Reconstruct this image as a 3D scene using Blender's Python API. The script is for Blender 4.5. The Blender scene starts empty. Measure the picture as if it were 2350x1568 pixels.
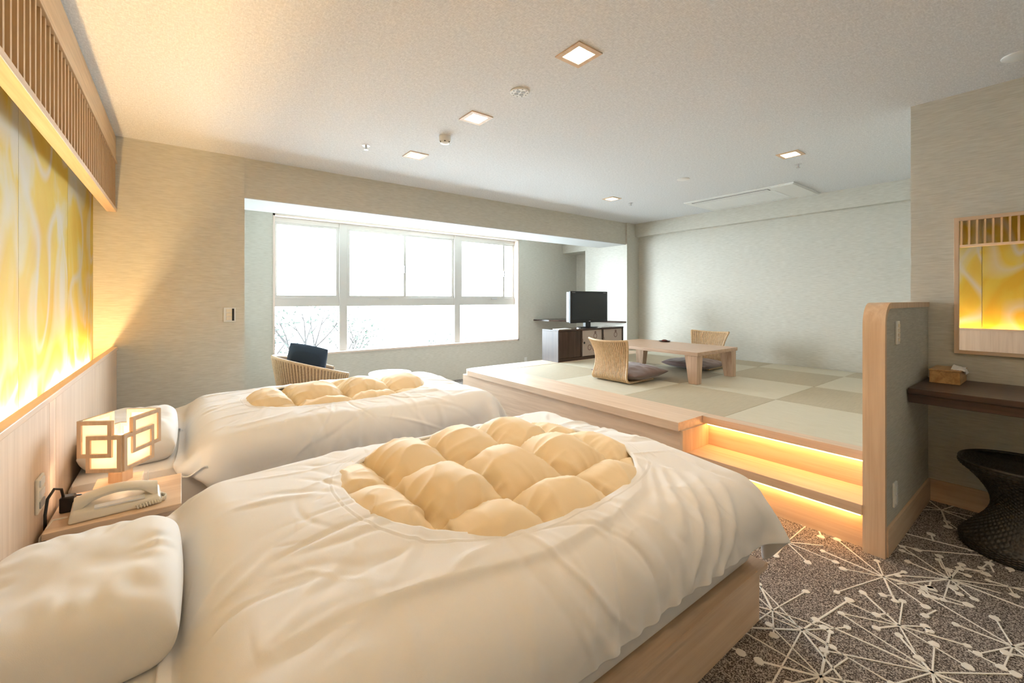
import bpy, bmesh, math, random
import numpy as np
from mathutils import Vector, Matrix, noise
random.seed(7); RNG = np.random.default_rng(7)
SC = bpy.context.scene
COL = SC.collection
PI = math.pi

# ------------------------------------------------------------------ camera, world, exposure
cam_d = bpy.data.cameras.new('camera'); cam = bpy.data.objects.new('camera', cam_d); COL.objects.link(cam)
cam.location = (0, 0, 1.22); cam.rotation_euler = (PI/2, 0, -math.radians(37.45))
cam_d.sensor_width = 36.0; cam_d.lens = 36.0*990/2350; cam_d.shift_y = -96/2350; cam_d.clip_start = 0.02
SC.camera = cam
vs = SC.view_settings
vs.view_transform = 'Standard'; vs.look = 'None'; vs.gamma = 1.0; vs.use_curve_mapping = False
vs.exposure = 0.30
SKY = 19.0         # overcast daylight outside the window
SUN = 1.5          # low hazy sun from the left of the window
COVE = 94.0        # fluorescent tubes behind the headboard lip
STEP = 3.6        # warm strips under the step nosings
DOWN = 4.2         # watts of a ceiling downlight
w = bpy.data.worlds.new('overcast_sky'); SC.world = w; w.use_nodes = True
bg = w.node_tree.nodes['Background']; bg.inputs[0].default_value = (0.79, 0.905, 1.0, 1); bg.inputs[1].default_value = SKY
sun_d = bpy.data.lights.new('hazy_sun', 'SUN'); sun_d.energy = SUN; sun_d.angle = math.radians(15); sun_d.color = (.86, .94, 1.0)
sun = bpy.data.objects.new('hazy_sun', sun_d); COL.objects.link(sun); sun.location = (-6, 11, 3)
sun.rotation_euler = Vector((.79, -.62, -.12)).to_track_quat('-Z', 'Y').to_euler()
pd = bpy.data.lights.new('window_portal', 'AREA'); pd.shape = 'RECTANGLE'; pd.size = 3.7; pd.size_y = 1.75; pd.cycles.is_portal = True
po = bpy.data.objects.new('window_portal', pd); COL.objects.link(po); po.location = (2.69, 5.92, 1.38); po.rotation_euler = (-PI/2, 0, 0)

# ------------------------------------------------------------------ materials
def new_mat(name):
    m = bpy.data.materials.new(name); m.use_nodes = True
    nt = m.node_tree; b = nt.nodes['Principled BSDF']
    return m, nt, b
def N(nt, t, **kw):
    n = nt.nodes.new(t)
    for k, v in kw.items():
        if k.startswith('i_'): n.inputs[k[2:]].default_value = v
        else: setattr(n, k, v)
    return n
def coords(nt, scale=(1, 1, 1), rot=(0, 0, 0), kind='Object'):
    tc = N(nt, 'ShaderNodeTexCoord'); mp = N(nt, 'ShaderNodeMapping')
    mp.inputs['Scale'].default_value = scale; mp.inputs['Rotation'].default_value = rot
    nt.links.new(tc.outputs[kind], mp.inputs['Vector']); return mp.outputs[0]
def ramp(nt, fac, stops):
    r = N(nt, 'ShaderNodeValToRGB'); cr = r.color_ramp
    while len(cr.elements) > 1: cr.elements.remove(cr.elements[-1])
    cr.elements[0].position = stops[0][0]; cr.elements[0].color = (*stops[0][1], 1)
    for p, c in stops[1:]:
        e = cr.elements.new(p); e.color = (*c, 1)
    nt.links.new(fac, r.inputs[0]); return r.outputs[0]
def bump(nt, b, h, strength=.3, dist=.002):
    n = N(nt, 'ShaderNodeBump'); n.inputs['Strength'].default_value = strength; n.inputs['Distance'].default_value = dist
    nt.links.new(h, n.inputs['Height']); nt.links.new(n.outputs[0], b.inputs['Normal'])
def plain(name, col, rough=.5, metal=0, spec=.5):
    m, nt, b = new_mat(name); b.inputs['Base Color'].default_value = (*col, 1)
    b.inputs['Roughness'].default_value = rough; b.inputs['Metallic'].default_value = metal
    b.inputs['Specular IOR Level'].default_value = spec
    v = coords(nt, (60, 60, 60)); n = N(nt, 'ShaderNodeTexNoise'); n.inputs['Scale'].default_value = 3
    nt.links.new(v, n.inputs['Vector']); bump(nt, b, n.outputs[0], .04, .0005)
    return m
def emit(name, col, st):
    m, nt, b = new_mat(name); b.inputs['Base Color'].default_value = (*col, 1)
    b.inputs['Emission Color'].default_value = (*col, 1); b.inputs['Emission Strength'].default_value = st
    return m
def wood(name, dark, light, axis='x', rough=.45, k=1.0):
    m, nt, b = new_mat(name)
    a = {'x': 0, 'y': 1, 'z': 2}[axis]
    s = [26*k, 26*k, 26*k]; s[a] = 1.3*k
    n1 = N(nt, 'ShaderNodeTexNoise'); n1.inputs['Scale'].default_value = 1.5; n1.inputs['Detail'].default_value = 5; n1.inputs['Distortion'].default_value = .4
    nt.links.new(coords(nt, s), n1.inputs['Vector'])
    s2 = [220*k, 220*k, 220*k]; s2[a] = 5*k
    n2 = N(nt, 'ShaderNodeTexNoise'); n2.inputs['Scale'].default_value = 1; n2.inputs['Detail'].default_value = 2
    nt.links.new(coords(nt, s2), n2.inputs['Vector'])
    mx = N(nt, 'ShaderNodeMath', operation='MULTIPLY_ADD'); mx.inputs[1].default_value = .35
    nt.links.new(n2.outputs[0], mx.inputs[0]); nt.links.new(n1.outputs[0], mx.inputs[2])
    c = ramp(nt, mx.outputs[0], [(.45, dark), (.85, light)])
    nt.links.new(c, b.inputs['Base Color']); b.inputs['Roughness'].default_value = rough
    bump(nt, b, n2.outputs[0], .12, .0006)
    return m
def weave_paper(name, c1, c2, ax='h'):
    # wallpaper with a fine horizontal slub weave
    m, nt, b = new_mat(name)
    n1 = N(nt, 'ShaderNodeTexNoise'); n1.inputs['Scale'].default_value = 1; n1.inputs['Detail'].default_value = 4
    nt.links.new(coords(nt, (16, 16, 260)), n1.inputs['Vector'])
    c = ramp(nt, n1.outputs[0], [(.3, c1), (.7, c2)])
    nt.links.new(c, b.inputs['Base Color']); b.inputs['Roughness'].default_value = .75; b.inputs['Specular IOR Level'].default_value = .25
    bump(nt, b, n1.outputs[0], .35, .0015)
    return m
def fabric(name, col, rough=.8, sheen=.2, scale=900, amp=.15):
    m, nt, b = new_mat(name); b.inputs['Base Color'].default_value = (*col, 1); b.inputs['Roughness'].default_value = rough
    b.inputs['Specular IOR Level'].default_value = .2; b.inputs['Sheen Weight'].default_value = sheen
    n = N(nt, 'ShaderNodeTexNoise'); n.inputs['Scale'].default_value = scale; n.inputs['Detail'].default_value = 1
    nt.links.new(coords(nt), n.inputs['Vector'])
    n2 = N(nt, 'ShaderNodeTexNoise'); n2.inputs['Scale'].default_value = 14; n2.inputs['Detail'].default_value = 4; n2.inputs['Distortion'].default_value = 1.0
    nt.links.new(coords(nt), n2.inputs['Vector'])
    ad = N(nt, 'ShaderNodeMath', operation='MULTIPLY_ADD'); ad.inputs[1].default_value = 3.0
    nt.links.new(n2.outputs[0], ad.inputs[0]); nt.links.new(n.outputs[0], ad.inputs[2])
    bump(nt, b, ad.outputs[0], amp, .002)
    return m

M = {}
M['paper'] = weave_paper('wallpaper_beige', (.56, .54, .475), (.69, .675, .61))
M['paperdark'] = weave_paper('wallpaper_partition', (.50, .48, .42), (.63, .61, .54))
M['soffit'] = plain('white_plaster', (.64, .65, .65), .8)
M['win_wood'] = plain('pale_window_wood', (.78, .66, .58), .5)
WL = (.66, .46, .30), (.78, .59, .42)
M['wood_x'] = wood('pale_wood_x', *WL, 'x'); M['wood_y'] = wood('pale_wood_y', *WL, 'y'); M['wood_z'] = wood('pale_wood_z', *WL, 'z')
WP = (.66, .48, .34), (.78, .60, .45)
M['panel_z'] = wood('headboard_wood', *WP, 'z'); M['panel_x'] = wood('platform_wood_x', *WP, 'x'); M['panel_y'] = wood('platform_wood_y', *WP, 'y')
M['lat'] = wood('lattice_wood', (.50, .33, .18), (.66, .46, .27), 'z'); M['lat_y'] = wood('lattice_wood_y', (.50, .33, .18), (.68, .48, .29), 'y')
WD = (.035, .020, .016), (.085, .050, .038)
M['dark_x'] = wood('dark_wood_x', *WD, 'x', .2); M['dark_y'] = wood('dark_wood_y', *WD, 'y', .4); M['dark_z'] = wood('dark_wood_z', *WD, 'z', .13)
WT = (.42, .27, .18), (.64, .46, .33)
M['tab_y'] = wood('table_wood_y', *WT, 'y', .4); M['tab_z'] = wood('table_wood_z', *WT, 'z', .4)
M['dark_side'] = wood('dark_satin_side', *WD, 'z', .42); M['dark_side'].node_tree.nodes['Principled BSDF'].inputs['Specular IOR Level'].default_value = 1.0
M['tiss'] = wood('tissue_box_wood', (.42, .22, .08), (.66, .40, .18), 'x', .4)
M['white'] = plain('white_plastic', (.82, .82, .80), .35)
M['ivory'] = plain('ivory_plastic', (.80, .74, .62), .3)
M['black'] = plain('black_plastic', (.012, .012, .014), .35)
M['grey'] = plain('grey_plastic', (.35, .35, .36), .4)
M['alu'] = plain('aluminium_frame', (.62, .60, .57), .4, .3)
M['screen'] = plain('screen_glass', (.010, .014, .018), .12)
M['silver'] = plain('silver', (.6, .6, .62), .3, .8)
M['sheet'] = fabric('white_sheet', (.84, .83, .82), amp=.1)
M['cover'] = fabric('duvet_cover', (.85, .84, .84), amp=.16)
M['quilt'] = fabric('cream_quilt', (.88, .72, .49), .65, .1, amp=.22)
M['pillow'] = fabric('pillow_case', (.86, .84, .81), amp=.12)
M['navy'] = fabric('navy_cloth', (.035, .055, .085), amp=.3)
M['blue'] = fabric('blue_cloth', (.12, .20, .42), amp=.3)
M['zab'] = fabric('brown_satin', (.20, .135, .125), .45, .3, amp=.15)
M['paperlamp'] = None
M['tissue'] = fabric('tissue_paper', (.88, .86, .84), amp=.1)

def lamp_paper():
    m, nt, b = new_mat('washi_paper'); b.inputs['Base Color'].default_value = (.90, .86, .80, 1); b.inputs['Roughness'].default_value = .8
    tr = N(nt, 'ShaderNodeBsdfTranslucent'); tr.inputs[0].default_value = (.95, .90, .82, 1)
    mx = N(nt, 'ShaderNodeMixShader'); mx.inputs[0].default_value = .6
    out = nt.nodes['Material Output']
    nt.links.new(b.outputs[0], mx.inputs[1]); nt.links.new(tr.outputs[0], mx.inputs[2]); nt.links.new(mx.outputs[0], out.inputs[0])
    n = N(nt, 'ShaderNodeTexNoise'); n.inputs['Scale'].default_value = 90; n.inputs['Detail'].default_value = 4
    nt.links.new(coords(nt), n.inputs['Vector']); bump(nt, b, n.outputs[0], .2, .001)
    return m
M['paperlamp'] = lamp_paper()

def glass_mat():
    m = bpy.data.materials.new('window_glass'); m.use_nodes = True; nt = m.node_tree; nt.nodes.clear()
    o = N(nt, 'ShaderNodeOutputMaterial'); t = N(nt, 'ShaderNodeBsdfTransparent'); g = N(nt, 'ShaderNodeBsdfGlossy'); f = N(nt, 'ShaderNodeLayerWeight'); pw_ = N(nt, 'ShaderNodeMath', operation='POWER'); pw_.inputs[1].default_value = 5; ma = N(nt, 'ShaderNodeMath', operation='MULTIPLY_ADD'); ma.inputs[1].default_value = .6; ma.inputs[2].default_value = .03; mx = N(nt, 'ShaderNodeMixShader')
    t.inputs[0].default_value = (.97, .985, .98, 1); g.inputs['Roughness'].default_value = .02; f.inputs[0].default_value = .5
    nt.links.new(f.outputs['Facing'], pw_.inputs[0]); nt.links.new(pw_.outputs[0], ma.inputs[0]); nt.links.new(ma.outputs[0], mx.inputs[0]); nt.links.new(t.outputs[0], mx.inputs[1]); nt.links.new(g.outputs[0], mx.inputs[2]); nt.links.new(mx.outputs[0], o.inputs[0])
    return m
M['glass'] = glass_mat()
m, nt, b = new_mat('mirror_silver'); b.inputs['Base Color'].default_value = (.93, .93, .92, 1); b.inputs['Metallic'].default_value = 1; b.inputs['Roughness'].default_value = .015; M['mirror'] = m

def ceiling_mat():
    m, nt, b = new_mat('ceiling_cloth')
    n1 = N(nt, 'ShaderNodeTexNoise'); n1.inputs['Scale'].default_value = 1; n1.inputs['Detail'].default_value = 3
    nt.links.new(coords(nt, (150, 45, 60)), n1.inputs['Vector'])
    n2 = N(nt, 'ShaderNodeTexNoise'); n2.inputs['Scale'].default_value = 1; n2.inputs['Detail'].default_value = 3
    nt.links.new(coords(nt, (45, 150, 60)), n2.inputs['Vector'])
    ad = N(nt, 'ShaderNodeMath', operation='MAXIMUM'); nt.links.new(n1.outputs[0], ad.inputs[0]); nt.links.new(n2.outputs[0], ad.inputs[1])
    c = ramp(nt, ad.outputs[0], [(.42, (.68, .69, .71)), (.68, (.84, .85, .87))])
    nt.links.new(c, b.inputs['Base Color']); b.inputs['Roughness'].default_value = .85; b.inputs['Specular IOR Level'].default_value = .2
    bump(nt, b, ad.outputs[0], .5, .003)
    return m
M['ceil'] = ceiling_mat()

def carpet_mat():
    m, nt, b = new_mat('speckled_carpet')
    n1 = N(nt, 'ShaderNodeTexNoise'); n1.inputs['Scale'].default_value = 230; n1.inputs['Detail'].default_value = 3
    nt.links.new(coords(nt), n1.inputs['Vector'])
    c = ramp(nt, n1.outputs[0], [(.38, (.045, .038, .036)), (.50, (.20, .175, .165)), (.62, (.50, .46, .43))])
    nt.links.new(c, b.inputs['Base Color']); b.inputs['Roughness'].default_value = .95; b.inputs['Specular IOR Level'].default_value = .1
    bump(nt, b, n1.outputs[0], .8, .006)
    return m
M['carpet'] = carpet_mat()
M['tuft'] = fabric('white_carpet_yarn', (.78, .76, .72), .95, .1, 400, .6)

def tatami_mat(name, c1, c2, rot):
    m, nt, b = new_mat(name)
    wv = N(nt, 'ShaderNodeTexWave'); wv.inputs['Scale'].default_value = 28; wv.inputs['Distortion'].default_value = .6; wv.bands_direction = 'X' if rot else 'Y'
    nt.links.new(coords(nt, (3.2, 3.2, 1)), wv.inputs['Vector'])
    n1 = N(nt, 'ShaderNodeTexNoise'); n1.inputs['Scale'].default_value = 1; n1.inputs['Detail'].default_value = 3
    nt.links.new(coords(nt, (8, 200, 1) if rot else (200, 8, 1)), n1.inputs['Vector'])
    c = ramp(nt, n1.outputs[0], [(.3, c1), (.7, c2)])
    nt.links.new(c, b.inputs['Base Color']); b.inputs['Roughness'].default_value = .55; b.inputs['Specular IOR Level'].default_value = .35
    bump(nt, b, wv.outputs[0], .25, .0015)
    return m
M['tat_a'] = tatami_mat('tatami_pale', (.62, .57, .44), (.72, .68, .56), 0)
M['tat_b'] = tatami_mat('tatami_tan', (.47, .41, .29), (.57, .50, .37), 1)

def rattan(name, c1, c2):
    m, nt, b = new_mat(name)
    n1 = N(nt, 'ShaderNodeTexNoise'); n1.inputs['Scale'].default_value = 60; n1.inputs['Detail'].default_value = 3
    nt.links.new(coords(nt), n1.inputs['Vector'])
    c = ramp(nt, n1.outputs[0], [(.35, c1), (.65, c2)])
    nt.links.new(c, b.inputs['Base Color']); b.inputs['Roughness'].default_value = .45
    bump(nt, b, n1.outputs[0], .2, .001)
    return m
M['rattan'] = rattan('pale_rattan', (.56, .38, .21), (.66, .47, .28))
M['rattan_shade'] = rattan('rattan_painted_shade', (.30, .19, .10), (.38, .25, .14))  # darker backing colour stands in for shade between the strands
M['brattan'] = rattan('black_rattan', (.012, .010, .009), (.035, .030, .026))

def mural_mat():
    # yellow ink washes on pale handmade paper, broad leaf-like strokes
    m, nt, b = new_mat('painted_paper')
    tc = N(nt, 'ShaderNodeTexCoord')
    # object coordinates are panel-centred: shift every panel by its own random value
    oi = N(nt, 'ShaderNodeObjectInfo'); sc = N(nt, 'ShaderNodeVectorMath', operation='SCALE'); cv = N(nt, 'ShaderNodeCombineXYZ')
    nt.links.new(oi.outputs['Random'], cv.inputs[1]); nt.links.new(oi.outputs['Random'], cv.inputs[2])
    nt.links.new(cv.outputs[0], sc.inputs[0]); sc.inputs['Scale'].default_value = 9
    ad = N(nt, 'ShaderNodeVectorMath', operation='ADD'); nt.links.new(tc.outputs['Object'], ad.inputs[0]); nt.links.new(sc.outputs[0], ad.inputs[1])
    mp = N(nt, 'ShaderNodeMapping'); mp.inputs['Scale'].default_value = (1, 1.25, .8); mp.inputs['Rotation'].default_value = (.3, 0, 0)
    nt.links.new(ad.outputs[0], mp.inputs[0])
    n1 = N(nt, 'ShaderNodeTexNoise'); n1.inputs['Scale'].default_value = 1.6; n1.inputs['Detail'].default_value = 3; n1.inputs['Distortion'].default_value = 1.2
    nt.links.new(mp.outputs[0], n1.inputs['Vector'])
    wv = N(nt, 'ShaderNodeTexWave', wave_type='RINGS'); wv.inputs['Scale'].default_value = .35; wv.inputs['Distortion'].default_value = 3.5; wv.inputs['Detail'].default_value = 2; wv.inputs['Detail Scale'].default_value = 1.2
    nt.links.new(mp.outputs[0], wv.inputs['Vector'])
    mx = N(nt, 'ShaderNodeMath', operation='MULTIPLY_ADD'); mx.inputs[1].default_value = .10
    nt.links.new(wv.outputs[0], mx.inputs[0]); nt.links.new(n1.outputs[0], mx.inputs[2])
    c0 = ramp(nt, mx.outputs[0], [(.40, (.50, .48, .38)), (.48, (.52, .46, .22)), (.56, (.56, .42, .05)), (.72, (.54, .34, .02))])
    n3 = N(nt, 'ShaderNodeTexNoise'); n3.inputs['Scale'].default_value = 1.1; n3.inputs['Detail'].default_value = 1; n3.inputs['Distortion'].default_value = .6
    nt.links.new(mp.outputs[0], n3.inputs['Vector'])
    arc = ramp(nt, n3.outputs[0], [(.44, (0, 0, 0)), (.47, (.8, .8, .8)), (.50, (.1, .1, .1)), (.56, (0, 0, 0)), (.60, (.55, .55, .55)), (.66, (0, 0, 0))])
    mxc = N(nt, 'ShaderNodeMix', data_type='RGBA'); nt.links.new(arc, mxc.inputs[0]); nt.links.new(c0, mxc.inputs[6]); mxc.inputs[7].default_value = (.50, .50, .46, 1); c = mxc.outputs[2]
    nt.links.new(c, b.inputs['Base Color']); b.inputs['Roughness'].default_value = .7
    f = N(nt, 'ShaderNodeTexNoise'); f.inputs['Scale'].default_value = 1; f.inputs['Detail'].default_value = 3
    nt.links.new(coords(nt, (120, 120, 18)), f.inputs['Vector']); bump(nt, b, f.outputs[0], .15, .001)
    return m
M['mural'] = mural_mat()

def arabesque_mat():
    # cabinet doors: mauve paper with brown scroll marks
    m, nt, b = new_mat('scroll_paper')
    v = N(nt, 'ShaderNodeTexVoronoi', feature='F1'); v.inputs['Scale'].default_value = 1; v.inputs['Randomness'].default_value = .8
    nt.links.new(coords(nt, (8.0, 1, 8.0)), v.inputs['Vector'])
    c = ramp(nt, v.outputs['Distance'], [(0, (.50, .42, .38)), (.22, (.50, .42, .38)), (.25, (.20, .12, .10)), (.30, (.20, .12, .10)), (.33, (.52, .44, .40)), (1, (.52, .44, .40))])
    nt.links.new(c, b.inputs['Base Color']); b.inputs['Roughness'].default_value = .6
    return m
M['scroll'] = arabesque_mat()
M['tube'] = emit('cove_tube_light', (1.0, .65, .27), COVE)
M['led'] = emit('step_led_light', (1.0, .53, .17), STEP*6)
M['diff'] = emit('downlight_glow', (1.0, .84, .62), 26)
M['bulb'] = emit('bulb_glow', (1.0, .80, .56), 40)

# ------------------------------------------------------------------ object helpers
WPOS = {}
def wpos(o): return WPOS.get(o.name, Vector((0, 0, 0)))
def tag(o, label=None, cat=None, group=None, kind=None):
    if label: o['label'] = label
    if cat: o['category'] = cat
    if group: o['group'] = group
    if kind: o['kind'] = kind
    return o
def thing(name, label, cat, loc=(0, 0, 0), group=None, kind=None):
    o = bpy.data.objects.new(name, None); COL.objects.link(o); o.location = loc; o.empty_display_size = .1
    WPOS[o.name] = Vector(loc)
    return tag(o, label, cat, group, kind)
class MB:
    def __init__(s): s.v = []; s.f = []
    def add(s, vs, fs):
        k = len(s.v); s.v += [tuple(p) for p in vs]; s.f += [tuple(i+k for i in f) for f in fs]; return s
    def box(s, x0, x1, y0, y1, z0, z1, bev=0):
        if bev <= 0:
            return s.add([(x0,y0,z0),(x1,y0,z0),(x1,y1,z0),(x0,y1,z0),(x0,y0,z1),(x1,y0,z1),(x1,y1,z1),(x0,y1,z1)],
                         [(0,3,2,1),(4,5,6,7),(0,1,5,4),(1,2,6,5),(2,3,7,6),(3,0,4,7)])
        bm = bmesh.new(); bmesh.ops.create_cube(bm, size=1)
        for q in bm.verts: q.co = ((x0+x1)/2+q.co.x*(x1-x0), (y0+y1)/2+q.co.y*(y1-y0), (z0+z1)/2+q.co.z*(z1-z0))
        bmesh.ops.bevel(bm, geom=bm.edges[:], offset=bev, segments=2, affect='EDGES', profile=.5)
        bm.verts.index_update(); s.add([q.co for q in bm.verts], [[q.index for q in f.verts] for f in bm.faces]); bm.free(); return s
    def grid(s, P, closed_u=False, closed_v=False):
        # P[i][j] rows of points
        n, m = len(P), len(P[0]); vs = [p for r in P for p in r]; fs = []
        for i in range(n if closed_u else n-1):
            for j in range(m if closed_v else m-1):
                a, b2 = i, (i+1) % n; c, d = j, (j+1) % m
                fs.append((a*m+c, b2*m+c, b2*m+d, a*m+d))
        return s.add(vs, fs)
    def lathe(s, prof, c=(0, 0, 0), n=32, cap=True):
        P = [[(c[0]+r*math.cos(2*PI*j/n), c[1]+r*math.sin(2*PI*j/n), c[2]+z) for j in range(n)] for r, z in prof]
        k = len(s.v); s.grid(P, closed_v=True)
        s.f[-(len(prof)-1)*n:] = [tuple(reversed(f)) for f in s.f[-(len(prof)-1)*n:]]
        if cap:
            s.f.append(tuple(k+j for j in reversed(range(n)))); s.f.append(tuple(k+(len(prof)-1)*n+j for j in range(n)))
        return s
    def tube(s, path, r, n=8, cap=True):
        path = [Vector(p) for p in path]; P = []; up = None
        for i, p in enumerate(path):
            t = (path[min(i+1, len(path)-1)]-path[max(i-1, 0)]).normalized()
            if up is None: up = t.orthogonal().normalized()
            up = (up-t*up.dot(t)); up = up.normalized() if up.length > 1e-6 else t.orthogonal().normalized()
            q = t.cross(up); rr = r[i] if isinstance(r, (list, tuple)) else r
            P.append([p+up*(rr*math.cos(2*PI*j/n))+q*(rr*math.sin(2*PI*j/n)) for j in range(n)])
        k = len(s.v); s.grid(P, closed_v=True)
        if cap: s.f.append(tuple(k+j for j in reversed(range(n)))); s.f.append(tuple(k+(len(path)-1)*n+j for j in range(n)))
        return s
    def prism(s, poly, z0, z1):
        n = len(poly); k = len(s.v)
        s.v += [(x, y, z0) for x, y in poly]+[(x, y, z1) for x, y in poly]
        s.f += [tuple(k+i for i in reversed(range(n))), tuple(k+n+i for i in range(n))]
        s.f += [(k+i, k+(i+1) % n, k+n+(i+1) % n, k+n+i) for i in range(n)]
        return s
    def xf(s, mat):
        s.v = [tuple(mat @ Vector(p)) for p in s.v]; return s
    def build(s, name, mat, parent=None, smooth=False):
        V = np.array(s.v); c = Vector(((V.max(0)+V.min(0))/2).tolist())
        if parent is None: c.z = float(V[:, 2].min())
        me = bpy.data.meshes.new(name); me.from_pydata((V-np.array(c)).tolist(), [], s.f); me.materials.append(mat)
        if smooth:
            me.polygons.foreach_set('use_smooth', [True]*len(me.polygons))
            if smooth != 'all': me.set_sharp_from_angle(angle=math.radians(40))
        bm = bmesh.new(); bm.from_mesh(me); bmesh.ops.recalc_face_normals(bm, faces=bm.faces[:]); bm.to_mesh(me); bm.free()
        o = bpy.data.objects.new(name, me); COL.objects.link(o); WPOS[o.name] = c.copy()
        if parent: o.parent = parent; o.location = c-wpos(parent)
        else: o.location = c
        return o
def box(name, d, mat, parent=None, bev=0): return MB().box(*d, bev).build(name, M[mat] if isinstance(mat, str) else mat, parent)
def struct(name, d, mat, parent=None, bev=0):
    o = box(name, d, mat, parent, bev)
    if not parent: o['kind'] = 'structure'
    return o
def copy_to(o, world, parent):
    c = o.copy(); COL.objects.link(c); WPOS[c.name] = Vector(world); c.parent = parent; c.location = Vector(world)-(wpos(parent) if parent else Vector((0,0,0))); return c
def light(name, kind, loc, power, col, parent=None, size=.1, size_y=None, rot=None, spot=None):
    L = bpy.data.lights.new(name, kind); L.energy = power; L.color = col
    if kind == 'AREA':
        L.shape = 'RECTANGLE' if size_y else 'SQUARE'; L.size = size
        if size_y: L.size_y = size_y
    else: L.shadow_soft_size = size
    if spot: L.spot_size = spot; L.spot_blend = .6
    o = bpy.data.objects.new(name, L); COL.objects.link(o); o.location = Vector(loc)-(wpos(parent) if parent else Vector((0,0,0))); o.parent = parent
    if rot: o.rotation_euler = rot
    return o

# ------------------------------------------------------------------ the room shell
CH = 2.43; TZ = .426
XA = -.52; XH = -.38; YF = 4.30; YW = 5.73; XR = 5.86; XM = 3.63; XC = 5.56; YP0, YP1 = .542, .627
floor = struct('floor', (-.6, 5.95, -1.6, 5.9, -.08, 0), 'carpet')
DL = [(1.556, 1.49), (1.556, 2.425), (1.556, 3.36), (1.556, .56), (1.556, -.40), (4.09, 3.375), (4.02, 1.44)]; DH = .068
def holed_slab(x0, x1, y0, y1, z0, z1):
    mb = MB(); xc = sorted({x0, x1}|{x+e for x, y in DL for e in (-DH, DH)}); yc = sorted({y0, y1}|{y+e for x, y in DL for e in (-DH, DH)})
    for a, b_ in zip(xc, xc[1:]):
        for c, d in zip(yc, yc[1:]):
            if any(abs((a+b_)/2-x) < DH and abs((c+d)/2-y) < DH for x, y in DL): continue
            mb.box(a, b_, c, d, z0, z1)
    return mb
ceiling = holed_slab(-.6, 6.0, -1.6, YF+.02, CH, CH+.1).build('ceiling', M['ceil']); ceiling['kind'] = 'structure'
struct('wall_left', (XA-.1, XA, -1.6, YF, 0, CH), 'paper')
struct('wall_back', (-.6, XM, -1.6, -1.5, 0, CH), 'paper')
struct('wall_far', (-.6, .425, YF, YW+.12, 0, CH), 'paper')
bw = struct('wall_window_beam', (.425, XC-.001, YF+.012, 4.86, 2.095, CH), 'paper')
box('beam_soffit', (.425, XC-.001, YF+.012, 4.86, 2.087, 2.095), 'soffit', bw)
struct('ceiling_alcove', (.425, 5.95, 4.86, YW+.12, 2.36, 2.45), 'soffit')
cm = struct('wall_column', (XC, XR+.12, YF-.015, 5.17, 0, CH), 'paper')
struct('wall_niche_lintel', (XC, XR+.12, 5.17, YW, 2.067, CH), 'paper')
struct('wall_niche', (5.92, 6.0, 5.17, YW, 0, 2.067), 'paper')
struct('wall_right', (XR, XR+.1, YP1, YF-.015, 0, CH), 'paper')
struct('wall_right_beam', (XR-.09, XR, YP1, YF-.015, 2.222, CH), 'paper')
struct('wall_mirror', (XM, XR+.1, -1.6, YP1, 0, CH), 'paper')
# window wall with its opening
WX0, WX1, WZ0, WZ1 = .85, 4.53, .535, 2.235
ww = MB()
ww.box(.425, WX0, YW, YW+.14, 0, 2.36); ww.box(WX1, 5.95, YW, YW+.14, 0, 2.36); ww.box(WX0, WX1, YW, YW+.14, 0, WZ0); ww.box(WX0, WX1, YW, YW+.14, WZ1, 2.36)
o = ww.build('wall_window', M['paper']); o['kind'] = 'structure'
# baseboards
struct('baseboard_window', (.425, 2.6, YW-.012, YW, 0, .09), 'wood_x')
struct('baseboard_far', (-.37, .425, YF-.012, YF, 0, .09), 'wood_x')
struct('baseboard_mirror', (XM-.012, XM, -1.5, YP0, 0, .13), 'wood_y')

# window: wood surround, mullions, transom, sashes, panes
win = thing('window_1', None, None, ((WX0+WX1)/2, YW+.07, WZ0), kind='structure')
t = .022
for d in ((WX0-.0, WX0+t, YW-.012, YW+.15, WZ0, WZ1), (WX1-t, WX1, YW-.012, YW+.15, WZ0, WZ1)): box('window_jamb', d, 'win_wood', win)
box('window_sill', (WX0, WX1, YW-.012, YW+.15, WZ0, WZ0+t), 'win_wood', win); box('window_head', (WX0, WX1, YW-.012, YW+.15, WZ1-t, WZ1), 'win_wood', win)
yf0, yf1 = YW+.085, YW+.135
for xm in (1.675, 3.385): box('mullion', (xm-.05, xm+.05, yf0-.01, yf1, WZ0+t, WZ1-t), 'alu', win, .003)
zt0, zt1 = 1.135, 1.245
for a, b_ in ((WX0+t, 1.625), (1.725, 3.335), (3.435, WX1-t)):
    box('transom', (a, b_, yf0, yf1, zt0, zt1), 'alu', win, .003)
    box('frame_head', (a, b_, yf0, yf1, WZ1-t-.06, WZ1-t), 'alu', win, .003)
    box('glass_pane', (a, b_, yf0+.02, yf0+.026, WZ0+t, zt0), 'glass', win)
def sash(x0, x1, y):
    s = thing('window_sash', None, None, ((x0+x1)/2, y, zt1)); del_keys = None
    s.parent = win; s.location = Vector(s.location)-wpos(win); s.name = 'sash'; WPOS[s.name] = Vector(((x0+x1)/2, y, zt1))
    z1 = WZ1-t-.055
    mb = MB().box(x0, x0+.036, y-.011, y+.011, zt1, z1).box(x1-.036, x1, y-.011, y+.011, zt1, z1).box(x0+.036, x1-.036, y-.011, y+.011, zt1, zt1+.03).box(x0+.036, x1-.036, y-.011, y+.011, z1-.03, z1)
    mb.build('sash_frame', M['alu'], s)
    box('sash_pane', (x0+.036, x1-.036, y-.003, y+.003, zt1+.03, z1-.03), 'glass', s)
    return s
sash(WX0+t, 1.625, yf0+.02)
s1 = sash(1.725, 2.548, yf0+.012); s2 = sash(2.512, 3.335, yf0+.036)
s3 = sash(3.435, 4.30, yf0+.012); s4 = sash(4.26, WX1-t, yf0+.036)
box('crescent_lock', (2.512, 2.535, yf0-.024, yf0, 1.60, 1.70), 'silver', s1, .004)
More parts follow.
